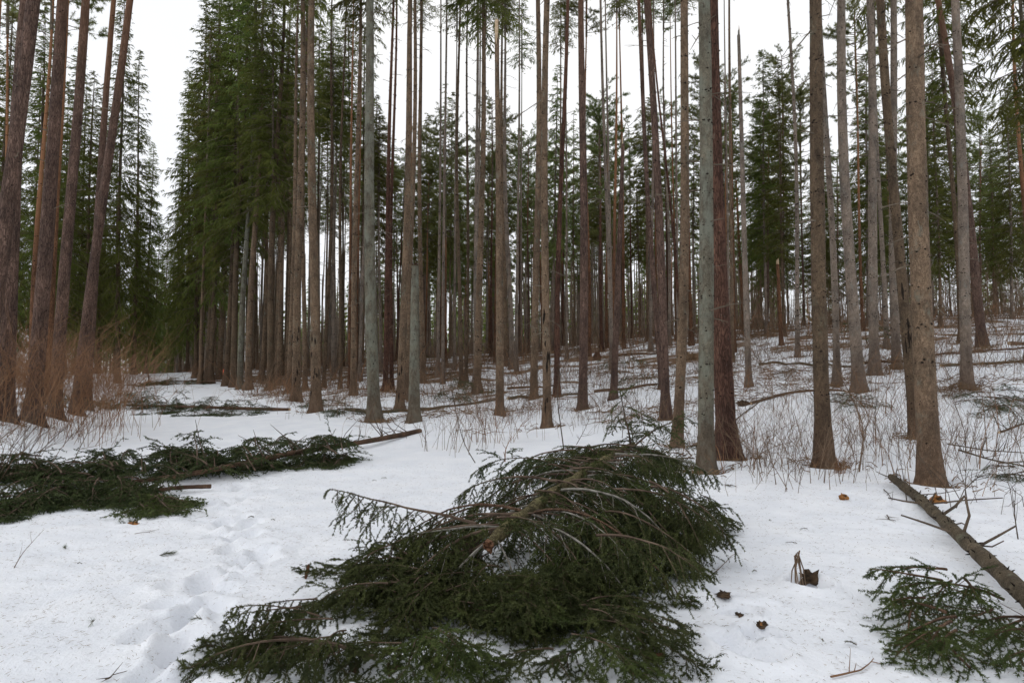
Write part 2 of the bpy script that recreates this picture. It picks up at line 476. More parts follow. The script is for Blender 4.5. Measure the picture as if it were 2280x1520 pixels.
# ------------------------------------------------------------------ ground sheet
def build_ground():
    th = np.concatenate([np.radians(np.linspace(-180, -48, 45, endpoint=False)), np.radians(np.linspace(-48, 48, 256, endpoint=False)),
                         np.radians(np.linspace(48, 180, 45, endpoint=False))])
    rr = np.concatenate([[.05, .5, 1, 1.6, 2.1], np.arange(2.5, 8.5, .031), np.arange(8.5, 19, .085), 19 * (260 / 19) ** (np.linspace(0, 1, 105))])
    T, Rr = np.meshgrid(th, rr)
    X, Y = Rr * np.sin(T), Rr * np.cos(T)
    Z = ground(X.ravel(), Y.ravel()).reshape(X.shape)
    V = np.stack([X, Y, Z], -1).reshape(-1, 3)
    nt_, nr = len(th), len(rr)
    j = np.arange(nr - 1)[:, None] * nt_; k = np.arange(nt_)[None]; k2 = (k + 1) % nt_
    q = np.stack([j + k, j + nt_ + k, j + nt_ + k2, j + k2], -1).reshape(-1, 4)
    mb = MB(); mb.add(V, q)
    c = np.array([[0, 0, V[:nt_, 2].mean()]])
    mb.add(np.vstack([V[:nt_], c]), np.stack([np.arange(nt_), (np.arange(nt_) + 1) % nt_, np.full(nt_, nt_)], -1))
    o = link('snowy_ground', mb.mesh('snowy_ground', [M['snow']]))
    tag(o, kind='structure')

# ------------------------------------------------------------------ standing trees
def spruce_crown(name, h, rad, nb, seed, twig=.42, droop=.6, thin=0.0, bottom=.35, m='crown'):
    """crown mesh from z=0 (lowest whorl) to z=h (tip)"""
    r = np.random.default_rng(seed)
    mb = MB()
    mb.add(*tubes(np.array([[[0, 0, 0], [0, 0, h * .5], [0, 0, h]]]), np.array([[.07, .045, .008]]), 5), 1)
    for i in range(nb):
        t = (i + r.random()) / nb
        t = t ** .92
        z0 = t * h
        prof = (1 - t) ** .72 * (bottom + (1 - bottom) * min(1, t / .22)) + .05
        L = rad * prof * r.uniform(.62, 1.12)
        a = r.uniform(0, 2 * np.pi)
        lump_ = .72 + .5 * vnoise(np.array([a * 1.3 + seed]), np.array([z0 * .55]), seed)[0] + .25 * math.sin(z0 * 2.1 + seed) * .5
        L *= lump_
        if r.random() < thin + .25 * (lump_ < .85): continue
        out = np.array([math.cos(a), math.sin(a), 0])
        n = 7
        s = np.linspace(0, 1, n)
        el = .35 * t - .25 * (1 - t)            # rising near the tip, sagging low down
        el += r.normal(0, .16)
        zz = z0 + L * (el * s - droop * (1 - t * .7) * (s ** 2) * .55 + .22 * np.maximum(0, s - .6) ** 1.2)
        ax = out[None] * (L * s)[:, None]; ax[:, 2] = zz
        sidev = np.array([-out[1], out[0], 0])
        ax += sidev[None] * (r.normal(0, .06) * L * s ** 2)[:, None]
        mb.add(*tubes(ax[None], np.linspace(.022, .006, n)[None] * (.6 + .5 * L / rad), 3), 1)
        # side shoots
        k = max(5, int(L / .085))
        u = r.uniform(.12, 1.0, k); sg = r.choice([-1, 1], k)
        idx = np.clip((u * (n - 1)).astype(int), 0, n - 2); fr = u * (n - 1) - idx
        p = ax[idx] * (1 - fr)[:, None] + ax[idx + 1] * fr[:, None]
        l = twig * r.uniform(.5, 1.2, k) * (.45 + .9 * np.sin(np.pi * np.clip(u, .05, .95)) ** .7) * (.45 + .55 * prof)
        hang = r.uniform(.25, 1.1, k) * (1.1 - t)
        d = out[None] * r.uniform(.2, .8, k)[:, None] + sidev[None] * (sg * r.uniform(.3, 1, k))[:, None]
        d[:, 2] -= hang
        d = norm(d)
        m_ = p + d * (l * .5)[:, None]
        d2 = d.copy(); d2[:, 2] -= .7 * (1 - .6 * t); d2 = norm(d2)
        e = m_ + d2 * (l * .5)[:, None]
        pts = np.stack([p, m_, e], 1)
        w = norm(np.cross(d, r.normal(size=(k, 3)))) * (.022 + .012 * r.random(k))[:, None]
        V = np.stack([p - w * .5, p + w * .5, m_ + w, m_ - w, e], 1).reshape(-1, 3)
        b0 = np.arange(k)[:, None] * 5
        mb.add(V, np.concatenate([b0 + [0, 1, 2], b0 + [0, 2, 3], b0 + [3, 2, 4]]), 0)
        V2, f2 = needles(pts, 26, .085, .026, r, .9, .7)
        mb.add(V2, f2, 0)
    return mb.mesh(name, [M[m], M['dead']], smooth=False)

def pine_crown(name, h, rad, nb, seed, tuft=.13):
    r = np.random.default_rng(seed)
    mb = MB()
    mb.add(*tubes(np.array([[[0, 0, 0], [.08, 0, h * .5], [0, .05, h * .96]]]), np.array([[.07, .05, .012]]), 5), 1)
    for i in range(nb):
        t = ((i + r.random()) / nb) ** .75
        z0 = t * h * .97
        L = rad * (.35 + .65 * math.sin(math.pi * (.18 + .72 * t)) ** .8) * r.uniform(.55, 1.15)
        a = r.uniform(0, 2 * np.pi)
        out = np.array([math.cos(a), math.sin(a), 0]); sidev = np.array([-out[1], out[0], 0])
        n = 7; s = np.linspace(0, 1, n)
        ax = out[None] * (L * s)[:, None]
        ax[:, 2] = z0 + L * (r.uniform(.0, .35) * s + .25 * s ** 2) - .25 * (1 - t) * L * s
        ax += np.cumsum(r.normal(0, .035, (n, 3)), 0) * s[:, None] * L
        mb.add(*tubes(ax[None], np.linspace(.026, .006, n)[None], 3), 1)
        k = max(6, int(L * 9))
        u = r.uniform(.35, 1.0, k); idx = np.clip((u * (n - 1)).astype(int), 0, n - 2); fr = u * (n - 1) - idx
        p = ax[idx] * (1 - fr)[:, None] + ax[idx + 1] * fr[:, None]
        d = norm(out[None] * r.uniform(.1, 1, k)[:, None] + sidev[None] * r.uniform(-1, 1, k)[:, None] + np.array([0, 0, 1.0]) * r.uniform(-.15, .6, k)[:, None])
        l = r.uniform(.18, .5, k) * (L / rad * .6 + .5)
        e = p + d * l[:, None]
        tw = np.stack([p, (p + e) / 2 + r.normal(0, .03, (k, 3)), e], 1)
        mb.add(*tubes(tw, np.full((k, 3), .005), 3), 1)
        V2, f2 = needles(tw, 120, tuft, .020, r, .9, .55, t0=.34)
        mb.add(V2, f2, 0)
    return mb.mesh(name, [M['crown_pine'], M['dead']], smooth=False)

CROWN = {
    'spruce': [spruce_crown('spruce_crown', 12, 2.0, 230, 11, thin=.08, twig=.5), spruce_crown('spruce_crown', 12, 1.8, 200, 12, thin=.12, twig=.46), spruce_crown('spruce_crown', 12, 2.3, 210, 13, droop=.9, thin=.1, twig=.52)],
    'edge': [spruce_crown('edge_spruce_crown', 20, 3.0, 330, 21, twig=.55, droop=.85, bottom=.75, m='crown_edge'), spruce_crown('edge_spruce_crown', 20, 2.6, 300, 22, twig=.5, droop=.7, bottom=.8, m='crown_edge')],
    'sparse': [spruce_crown('sparse_spruce_crown', 12, 1.7, 130, 31, twig=.42, thin=.25, droop=1.0)],
    'pine': [pine_crown('pine_crown', 7, 2.1, 60, 41), pine_crown('pine_crown', 7, 1.8, 52, 42)],
}
CROWN_H = {'spruce': 12, 'edge': 20, 'sparse': 12, 'pine': 7}

def trunk_path(H, top_off, bow, n, r):
    """offsets of the stem axis above its base"""
    s = np.linspace(0, 1, n) ** 1.15
    z = -.35 + s * (H + .35)
    k = np.clip(z, 0, None)
    P = np.zeros((n, 3)); P[:, 2] = z
    P[:, 0] = top_off[0] * k; P[:, 1] = top_off[1] * k
    w1, w2 = r.uniform(0, 6.28, 2)
    P[:, 0] += bow * (np.sin(k * .33 + w1) - math.sin(w1)); P[:, 1] += bow * (np.sin(k * .29 + w2) - math.sin(w2))
    return P

def stem_radius(z, r0, H, flare=.42):
    k = np.clip(z, 0, H)
    return r0 * (1 - k / (H * 1.03)) ** .78 * (1 + flare * np.exp(-np.clip(z, -.2, None) / .22))

def stem_mesh(name, P, R, sides, r, m, rough=.05, caps=False, capm=None):
    V, q = tubes(P[None], R[None], sides)
    n = len(P)
    # uneven outline: root buttresses low down and slight lumps above
    C = np.repeat(P, sides, 0); d = V - C
    ang = np.tile(np.linspace(0, 2 * np.pi, sides, endpoint=False), n)
    zz = np.repeat(P[:, 2], sides)
    lob = 1 + .24 * np.exp(-np.clip(zz - zz.min() - .35, 0, None) / .25) * np.sin(ang * 4 + r.uniform(0, 6)) + rough * r.normal(size=len(V)) * .5
    V = C + d * lob[:, None]
    mb = MB(); mb.add(V, q)
    if caps:
        c, f = cap(V, n, sides, True); mb.add(c, f, 1 if capm else 0)
        c, f = cap(V, n, sides, False); mb.add(c, f, 1 if capm else 0)
    return mb.mesh(name, [m] + ([capm] if capm else []), smooth=True)

def interp(P, z):
    return np.stack([np.interp(z, P[:, 2], P[:, i]) for i in range(3)], -1)

def knots_mesh(P, r0, H, z1, r, dens=9, size=.02):
    n = int(z1 * dens)
    z = np.concatenate([r.uniform(.5, z1, n // 2), (np.round(r.uniform(.5, z1, n) / .55) * .55 + r.normal(0, .035, n))])
    a = r.uniform(0, 2 * np.pi, len(z))
    c = interp(P, z); rad = stem_radius(z, r0, H)
    out = np.stack([np.cos(a), np.sin(a), np.zeros_like(a)], -1); sd = np.stack([-np.sin(a), np.cos(a), np.zeros_like(a)], -1)
    up = np.array([0, 0, 1.0])
    s = size * r.uniform(.5, 1.25, len(z))
    p = c + out * (rad * .96)[:, None]
    V = np.stack([p + sd * s[:, None], p + up * (s * .75)[:, None], p - sd * s[:, None], p - up * (s * .75)[:, None], p + out * (s * r.uniform(.5, 1.3, len(z)))[:, None]], 1).reshape(-1, 3)
    b = np.arange(len(z))[:, None] * 5
    mb = MB(); mb.add(V, np.concatenate([b + [0, 1, 4], b + [1, 2, 4], b + [2, 3, 4], b + [3, 0, 4]]))
    return mb.mesh('knots', [M['knot']], smooth=False)

def dead_mesh(P, r0, H, z0, z1, n, r, L=(.25, 1.1), rise=-.15):
    z = r.uniform(z0, z1, n); a = r.uniform(0, 2 * np.pi, n)
    c = interp(P, z); rad = stem_radius(z, r0, H)
    l = r.uniform(L[0], L[1], n)
    out = np.stack([np.cos(a), np.sin(a), np.zeros_like(a)], -1)
    pts = []
    wob = r.normal(0, .08, (n, 3)); rs = rise + r.normal(0, .15, n)
    for s in (0, .35, .7, 1.0):
        p = c + out * (rad * .8 + l * s)[:, None] + wob * (l * s * s)[:, None]
        p[:, 2] += l * (rs * s - .2 * s * s)
        pts.append(p)
    PP = np.stack(pts, 1)
    th = (.009 + .009 * r.random(n))
    mb = MB(); mb.add(*tubes(PP, th[:, None] * np.array([1, .75, .5, .22]), 3))
    # short forks
    k = n
    base = PP[:, 1] * .5 + PP[:, 2] * .5
    d = norm(PP[:, 3] - PP[:, 1]) + r.normal(0, .45, (k, 3))
    e = base + norm(d) * (l * .4)[:, None]
    mb.add(*tubes(np.stack([base, (base + e) / 2, e], 1), np.stack([th * .5, th * .4, th * .2], 1), 3))
    return mb.mesh('dead_branches', [M['dead']], smooth=False)

def splinter_top(P, R, r):
    """torn wood at the top of a snapped stem"""
    mb = MB()
    for k in range(7):
        a = r.uniform(0, 6.28); o = np.array([math.cos(a), math.sin(a), 0]) * R * .55
        h = r.uniform(.05, .30)
        pp = np.array([P + o - [0, 0, .12], P + o * .9 + [0, 0, h * .5], P + o * r.uniform(.6, 1) + [0, 0, h]])
        mb.add(*tubes(pp[None], np.array([[R * .45, R * .36, R * .10]]), 5), int(r.random() < .5))
    return mb.mesh('torn_wood', [M['rawwood'], M['twig_grey']], smooth=False)

# (name, px, base py or None, width px, stem px at photo row 0, bark, crown, options, label)
TREES = [
 # pines and others at the far side of the path
 ('pine_tree', -40, None, 37, 60, 'pine', 'pine', dict(Y=14.5), 'thick grey pine trunk cut off by the picture edge, tilting inward, front of the pines'),
 ('pine_tree', 17, None, 34, 72, 'pine', 'pine', dict(Y=15.5), 'thick purplish brown pine whose foot shows beside the leaning edge pine'),
 ('pine_tree', 78, None, 33, 141, 'pine', 'pine', dict(Y=17), 'third thick pine from the picture edge, rising straight from the brown bushes'),
 ('pine_tree', 128, None, 26, 189, 'pine', 'pine', dict(Y=19.5), 'reddish brown pine just right of the peeling orange pine'),
 ('pine_tree', 108, None, 20, 148, 'pine_orange', 'pine', dict(Y=22), 'orange peeling pine stem squeezed between two thick brown pines'),
 ('pine_tree', 174, None, 23, 288, 'pine', 'pine', dict(Y=21.5), 'strongly slanting pine at the path side of the pine group'),
 ('pine_tree', 196, None, 19, 247, 'pine', 'pine', dict(Y=24), 'slimmer pine crossing behind the strongly slanting pine'),
 ('pine_tree', 72, None, 13, 118, 'pine_orange', 'pine', dict(Y=30), 'slim orange pine stem seen between the thick pines'),
 ('pine_tree', -14, None, 11, 12, 'pine_orange', 'pine', dict(Y=29), 'thin orange pine nearest the picture corner'),
 ('pine_tree', 8, None, 10, 27, 'pine_orange', 'pine', dict(Y=33), 'second thin orange pine from the picture corner'),
 # edge of the stand along the path
 ('spruce_tree', 462, 850, 14, 492, 'spruce_dark', 'edge', dict(cb=6.0), 'dark green spruce with low boughs, first trunk right of the snowy path'),
 ('spruce_tree', 487, 845, 12, 520, 'spruce', 'edge', dict(cb=8.0), 'slender spruce just behind the orange marker stake'),
 ('spruce_tree', 520, 862, 14, 553, 'spruce_dark', 'edge', dict(cb=8.5), 'spruce with broad dark crown, first of three close trunks beside the marker'),
 ('spruce_tree', 534, 866, 13, 570, 'lichen', 'spruce', dict(), 'greenish grey trunk in the middle of three close trunks beside the marker'),
 ('spruce_tree', 553, 868, 15, 585, 'spruce', 'edge', dict(cb=8.5), 'brown spruce, last of three close trunks beside the marker'),
 ('spruce_tree', 583, 850, 10, 610, 'spruce', 'sparse', dict(H=21), 'thin spruce trunk between the three marker trunks and the next thick one'),
 ('spruce_tree', 602, 868, 16, 634, 'spruce_dark', 'edge', dict(cb=9), 'dark straight spruce where the dense green edge crown begins'),
 ('spruce_tree', 620, 858, 11, 648, 'spruce', 'sparse', dict(H=21), 'thin brown spruce directly right of the dark straight edge spruce'),
 ('spruce_tree', 644, 872, 13, 662, 'spruce', 'sparse', dict(), 'knotty spruce left of the trunk with scarred bark'),
 ('spruce_tree', 660, 892, 19, 672, 'spruce', 'spruce', dict(scar=True), 'spruce with blackened scarred bark low on the stem'),
 ('spruce_tree', 679, 868, 11, 686, 'spruce', 'sparse', dict(H=21), 'thin spruce between the scarred trunk and the thick knotty trunk'),
 ('spruce_tree', 703, 915, 23, 705, 'spruce', 'spruce', dict(scar=True), 'thick knotty spruce with torn bark at the end of the crossing log'),
 ('spruce_tree', 721, 862, 9, 742, 'spruce_dark', 'sparse', dict(), 'thin dark stem just right of the thick knotty spruce'),
 ('spruce_tree', 757, 866, 9, 772, 'spruce_dark', 'sparse', dict(), 'thin dark stem halfway between the knotty spruce and the pale one'),
 ('spruce_tree', 787, 880, 14, 802, 'spruce', 'spruce', dict(), 'brown spruce directly left of the pale green grey trunk'),
 ('spruce_tree', 834, 934, 28, 819, 'lichen', 'spruce', dict(), 'pale green grey lichened trunk with mossy spreading foot'),
 ('pine_tree', 858, 872, 13, 877, 'pine_red', 'sparse', dict(twigs=40), 'purple red slim pine right of the pale green grey trunk'),
 ('pine_tree', 872, 868, 10, 881, 'pine_red', 'pine', dict(), 'thin reddish stem half hidden behind the purple red pine'),
 ('spruce_tree', 890, 908, 18, 913, 'spruce', 'spruce', dict(scar=True), 'spruce with dark rough foot just left of the snapped grey stub'),
 ('spruce_tree', 905, 890, 13, 919, 'spruce', 'spruce', dict(), 'straight brown spruce rising behind the snapped grey stub'),
 ('spruce_tree', 942, 852, 12, 938, 'spruce', 'spruce', dict(), 'slim spruce right behind the snapped grey stub'),
 ('spruce_tree', 1027, 862, 10, 1027, 'spruce_dark', 'spruce', dict(), 'thin dark spruce left of its thinner twin in the central stand'),
 ('spruce_tree', 1037, 852, 8, 1043, 'spruce_dark', 'sparse', dict(), 'very thin dark stem beside the thin dark spruce'),
 ('spruce_tree', 1063, 876, 17, 1074, 'spruce', 'spruce', dict(), 'knotty spruce with crooked dark foot left of the high snapped trunk'),
 ('spruce_tree', 1124, 815, 12, 1117, 'spruce', 'spruce', dict(), 'spruce close behind the high snapped trunk'),
 ('spruce_tree', 1141, 822, 13, 1124, 'spruce_grey', 'spruce', dict(), 'grey spruce with reddish foot right of the high snapped trunk'),
 ('spruce_tree', 1189, 886, 17, 1193, 'spruce', 'spruce', dict(), 'spruce with broad mossy foot, one trunk before the cracked one'),
 ('spruce_tree', 1218, 950, 19, 1227, 'spruce', 'spruce', dict(scar=True), 'spruce with cracked bark whose foot stands lowest in the central stand'),
 ('pine_tree', 1240, 880, 13, 1258, 'pine_red', 'sparse', dict(twigs=30), 'slim red pine with a pale strip on its lower stem'),
 ('pine_tree', 1297, 908, 20, 1299, 'pine', 'sparse', dict(), 'upright brown pine standing alone with bare top against the sky'),
 ('pine_tree', 1312, 792, 8, 1306, 'pine_orange', 'pine', dict(), 'thin orange pine further back, just right of the upright brown pine'),
 ('pine_tree', 993, 815, 8, 975, 'pine_orange', 'pine', dict(H=15), 'thin bright orange pine with small green top in the central stand'),
 ('pine_tree', 1483, 930, 20, 1437, 'pine', 'pine', dict(), 'purplish pine tilting away from the thick red pine'),
 ('pine_tree', 1474, 862, 12, 1420, 'pine', 'pine', dict(), 'slimmer pine crossing behind the purplish tilting pine'),
 ('pine_tree', 1518, 790, 7, 1448, 'pine_red', 'pine', dict(), 'very thin slanting reddish pine right of the purplish tilting pine'),
 ('spruce_tree', 1490, 768, 8, 1478, 'spruce_grey', 'pine', dict(), 'pale thin stem far back between the tilting pine and the curved spruce'),
 ('spruce_tree', 1507, 990, 23, 1541, 'spruce', 'spruce', dict(twigs=30, bow=.12), 'curved brown spruce leaning toward the lichened trunk'),
 ('spruce_tree', 1572, 1046, 35, 1557, 'lichen', 'spruce', dict(), 'thick green grey lichened spruce at the far end of the bough heap'),
 ('pine_tree', 1620, 1014, 44, 1584, 'pine_red', 'pine', dict(), 'thick dark red pine with plated bark beside the lichened spruce'),
 # right of the thick pine
 ('spruce_tree', 1776, 797, 10, 1752, 'spruce_grey', 'sparse', dict(), 'slim grey spruce left of the dark knotty spruce'),
 ('spruce_tree', 1835, 1033, 34, 1803, 'spruce_dark', 'spruce', dict(twigs=30), 'dark knotty spruce standing alone with brown tuft at its foot'),
 ('spruce_tree', 1863, 853, 15, 1840, 'spruce_grey', 'sparse', dict(twigs=40), 'slim grey spruce right behind the dark knotty spruce'),
 ('spruce_tree', 1913, 867, 25, 1886, 'spruce_grey', 'spruce', dict(twigs=30), 'pale grey straight spruce with brown foot, second trunk after the dark knotty one'),
 ('spruce_tree', 1948, 832, 21, 1922, 'spruce_grey', 'spruce', dict(), 'pale grey spruce with mossy foot right of the pale straight spruce'),
 ('spruce_tree', 1975, 777, 11, 1947, 'spruce_grey', 'spruce', dict(), 'thin grey spruce between two pale trunks on the slope'),
 ('spruce_tree', 1997, 816, 19, 1976, 'spruce_grey', 'spruce', dict(), 'grey spruce with brush heap at its foot left of the blackened trunk'),
 ('spruce_tree', 2038, 970, 24, 1988, 'spruce_dark', 'spruce', dict(scar=True), 'spruce with blackened foot partly behind the thickest trunk'),
 ('spruce_tree', 2072, 1070, 46, 2032, 'spruce', 'spruce', dict(twigs=30), 'thickest brown spruce in front, beside the end of the fallen log'),
 ('spruce_tree', 2140, 765, 11, 2095, 'spruce_dark', 'edge', dict(cb=9), 'thin dark spruce left of the pale trunk near the thin fallen stem'),
 ('spruce_tree', 2153, 857, 23, 2114, 'spruce_grey', 'spruce', dict(twigs=40), 'pale spruce crossing the thin fallen stem, with bare twigs above'),
 ('pine_tree', 2188, 772, 20, 2085, 'pine', 'pine', dict(), 'strongly tilted dark pine behind the pale spruce'),
 ('pine_tree', 2300, 745, 11, 2264, 'pine_orange', 'pine', dict(), 'orange pine stem at the far picture edge by the slope'),
 ('spruce_tree', 2290, 800, 13, 2278, 'spruce_grey', 'edge', dict(cb=7), 'grey stem on the slope just inside the picture edge'),
]
# (name, px, base py, width px, top px, top py, bark, label)
SNAGS = [
 (922, 940, 26, 926, 592, 'lichen', 'head high snapped grey green stub with rotten top beside the pale trunk'),
 (1113, 925, 19, 1106, 76, 'spruce', 'high snapped spruce trunk ending in bare yellow wood'),
 (1366, 890, 16, 1384, 322, 'pine', 'snapped brown pine trunk with split top in the central stand'),
 (1668, 862, 14, 1641, 80, 'spruce_grey', 'tall thin branchless pole snapped off against the white sky'),
 (1740, 770, 10, 1733, 588, 'pine_orange', 'short broken reddish stem with peeled pale foot on the slope'),
 (1657, 745, 8, 1638, 402, 'pine_orange', 'thin broken orange stem behind the tall branchless pole'),
 (1208, 742, 6, 1203, 560, 'pine_orange', 'small broken orange stem far back in the central stand'),
]

FEET, PENDING = [], []
def build_tree(row):
    name, px, py, w, tpx, bk, cr, op, label = row
    r = np.random.default_rng(abs(hash((px, w, 17))) % (2 ** 31))
    B = ground_Y(px, op['Y']) if py is None else ground_at(px, py)
    Y = B[1]
    r0 = w / 2 / F * Y
    T = at(tpx, 0, Y)
    off = (T - B)[:2] / (T[2] - B[2])
    off[1] = r.normal(0, .006)
    H = op.get('H', r.uniform(23, 26.5))
    t = thing(name, label, 'tree', B)
    if Y < 32: FEET.append((B[0], B[1] - r0))
    if Y < 24: PENDING.append((B[0], B[1], r0))
    near = Y < 26
    n, sides = (34, 18) if near else (20, 10)
    P = trunk_path(H, off, op.get('bow', r.uniform(.04, .10)), n, r)
    R = stem_radius(P[:, 2], r0, H)
    link('trunk', stem_mesh('trunk', P, R, sides, r, M[bk], .05 if near else .03), t)
    spr = not bk.startswith('pine')
    ch = {'spruce': 10.5, 'edge': 18, 'sparse': 9, 'pine': 8}[cr]
    cb = op.get('cb', H - ch * r.uniform(.9, 1.1))
    if 640 < px < 1560 and Y > 21 and 'H' not in op:
        cb = min(H - 5, max(cb, EYE[2] + Y * .56 - B[2] - r.uniform(-1.5, 2.0)))
    # knots and dead twigs up to the crown
    kz = min(H * .8, (EYE[2] + Y * .62))
    o = link('knots', knots_mesh(P, r0, H, kz, r, (22 if near else 13) if spr else 9, .021 if near else .03), t); tag(o, kind='stuff')
    o = link('dead_branches', dead_mesh(P, r0, H, 2.2 if spr else 5, cb + 1, op.get('twigs', 26 if spr else 12), r, (.06, .8 if spr else .6), -.12 if spr else .3), t); tag(o, kind='stuff')
    if op.get('scar'):
        mb = MB()
        for k in range(9):
            a = -math.pi / 2 + r.uniform(-1.1, 1.1); z = r.uniform(.15, 2.6); hh = r.uniform(.12, .4)
            c = interp(P, np.array([z, z + hh * .5, z + hh]))
            rd = stem_radius(np.array([z, z + hh * .5, z + hh]), r0, H)
            pp = c + np.array([math.cos(a), math.sin(a), 0])[None] * (rd * .93)[:, None]
            mb.add(*tubes(pp[None], np.array([[.01, r.uniform(.02, .04), .008]]), 5))
        o = link('scar', mb.mesh('scar', [M['knot']]), t); tag(o, kind='stuff')
    me = CROWN[cr][int(r.integers(len(CROWN[cr])))]
    c = link('crown', me, t, tuple(interp(P, np.array([cb]))[0]))
    sz = (H + .3 - cb) / CROWN_H[cr]
    sw = sz * r.uniform(.85, 1.1) if cr != 'edge' else max(.85, sz)
    c.scale = (sw, sw, sz)
    c.rotation_euler = (-math.atan(off[1]), math.atan(off[0]), r.uniform(0, 6.28))
    return t

for row in TREES:
    build_tree(row)
HOLLOWS += [(a, b, c) for (a, b, c) in PENDING]
build_ground()

for (px, py, w, tpx, tpy, bk, label) in SNAGS:
    r = np.random.default_rng(px)
    B = ground_at(px, py); Y = B[1]
    r0 = w / 2 / F * Y
    T = at(tpx, tpy, Y)
    H = T[2] - B[2]
    off = (T - B)[:2] / H; off[1] = 0
    t = thing('broken_trunk', label, 'broken tree', B)
    n, sides = (26, 16) if Y < 26 else (14, 10)
    P = trunk_path(H, off, .02, n, r)
    R = stem_radius(P[:, 2], r0, max(H * 1.6, 9))
    link('trunk', stem_mesh('trunk', P, R, sides, r, M[bk], .04, caps=True, capm=M['rawwood']), t)
    o = link('knots', knots_mesh(P, r0, max(H * 1.6, 9), H * .95, r, 12, .02), t); tag(o, kind='stuff')
    if px != 922:
        link('torn_wood', splinter_top(P[-1], R[-1], r), t)
        if px == 1113:
            # long bare yellow face left where the top tore away
            pp = np.array([P[-1] + [0, -R[-1] * .35, -.6], P[-1] + [0, -R[-1] * .3, .1], P[-1] + [0, 0, .42]])
            mb = MB(); V, q = tubes(pp[None], np.array([[R[-1] * .55, R[-1] * .9, R[-1] * .8]]), 8); mb.add(V, q); mb.add(*cap(V, 3, 8))
            link('bare_wood', mb.mesh('bare_wood', [M['rawwood']], False), t)
    else:
        mb = MB()
        for k in range(6):
            a = r.uniform(0, 6.28); o_ = np.array([math.cos(a), math.sin(a), 0]) * R[-1] * .6
            pp = np.array([P[-1] + o_ * 1.25 - [0, 0, .55], P[-1] + o_ * 1.2 - [0, 0, .1], P[-1] + o_ + [0, 0, r.uniform(.02, .14)]])
            mb.add(*tubes(pp[None], np.array([[R[-1] * .25, R[-1] * .5, R[-1] * .1]]), 5))
        link('rotten_top', mb.mesh('rotten_top', [M['rotwood']], False), t)

# ------------------------------------------------------------------ the stand further back: one of each kind, then copies
def proto_trunk(bk, H, r0, seed):
    r = np.random.default_rng(seed)
    P = trunk_path(H, (0, 0), .05, 14, r)
    me = stem_mesh('trunk', P, stem_radius(P[:, 2], r0, H), 8, r, M[bk], .03)
    return me, P
def proto_knots(P, r0, H, seed):
    r = np.random.default_rng(seed)
    return knots_mesh(P, r0, H, H * .55, r, 8, .034), dead_mesh(P, r0, H, 3, H * .7, 26, r, (.2, 1.0))
PROTO = {}
for i, bk in enumerate(['spruce', 'spruce_dark', 'spruce_grey', 'lichen', 'pine', 'pine_orange', 'pine_red']):
    me, P = proto_trunk(bk, 22.0, .13, 100 + i)
    kn, dd = proto_knots(P, .13, 22.0, 200 + i)
    PROTO[bk] = (me, kn, dd, P)

def stand_tree(name, label, group, px, Y, H, w, bk, cr, cb, r, lean=.012):
    B = ground_Y(px, Y)
    t = thing(name, label, 'tree', B, group)
    STAND.append((t, px, (H + B[2]) / Y, BARKWORD[bk], 'pine' if name == 'pine_tree' else 'spruce'))
    lx = r.normal(0, lean) - (px - 1140) / 1140 * .002
    t.rotation_euler = (r.normal(0, lean), lx, r.uniform(0, 6.28))
    me, kn, dd, P = PROTO[bk]
    s = H / 22.0; k = w / .26
    for nm, m_ in (('trunk', me), ('knots', kn), ('dead_branches', dd)):
        if nm == 'knots' and Y > 45: continue
        if nm == 'dead_branches' and (Y > 60 or 'pole' in label): continue
        o = link(nm, m_, t); o.scale = (k, k, s)
        if nm == 'dead_branches':
            o.scale = (s, s, s)
        if nm != 'trunk': o['kind'] = 'stuff'
    q = interp(P, np.array([cb / s]))[0]
    c = link('crown', CROWN[cr][int(r.integers(len(CROWN[cr])))], t, (q[0] * k, q[1] * k, cb))
    sz = (H + .2 - cb) / CROWN_H[cr]
    sw = {'spruce': r.uniform(.8, 1.1), 'edge': r.uniform(.6, .95), 'sparse': r.uniform(.7, 1.0), 'pine': r.uniform(.7, 1.0)}[cr]
    c.scale = (sw, sw, sz); c.rotation_euler = (0, 0, r.uniform(0, 6.28))
    return t

ANCHORS = [(-150, 'the edge pines'), (60, 'the thick pines'), (185, 'the slanting pine'), (330, 'the path'), (462, 'the path spruce'), (540, 'the marker trunks'), (602, 'the straight spruce'),
           (660, 'the scarred spruce'), (703, 'the knotty spruce'), (787, 'the brown spruce'), (830, 'the pale trunk'), (888, 'the rough spruce'), (924, 'the snapped stub'), (988, 'the orange pine'),
           (1066, 'the crooked spruce'), (1110, 'the snapped trunk'), (1190, 'the mossy spruce'), (1222, 'the cracked spruce'), (1295, 'the upright pine'), (1372, 'the snapped pine'),
           (1465, 'the purplish pine'), (1525, 'the curved spruce'), (1568, 'the lichened spruce'), (1605, 'the red pine'), (1655, 'the branchless pole'), (1737, 'the broken stem'), (1822, 'the dark spruce'),
           (1903, 'the pale spruce'), (1945, 'the grey spruce'), (2020, 'the blackened spruce'), (2058, 'the thickest spruce'), (2145, 'the twiggy spruce'), (2270, 'the right edge'), (2500, 'the frame')]
RANKS = ['tallest', 'second tallest', 'third tallest', 'fourth tallest', 'fifth tallest', 'sixth tallest', 'seventh tallest', 'eighth tallest', 'ninth tallest', 'tenth tallest'] + [f'height rank {n}' for n in ('eleven', 'twelve', 'thirteen', 'fourteen', 'fifteen', 'sixteen', 'seventeen', 'eighteen', 'nineteen', 'twenty', 'twentyone', 'twentytwo', 'twentythree', 'twentyfour')]
STAND = []
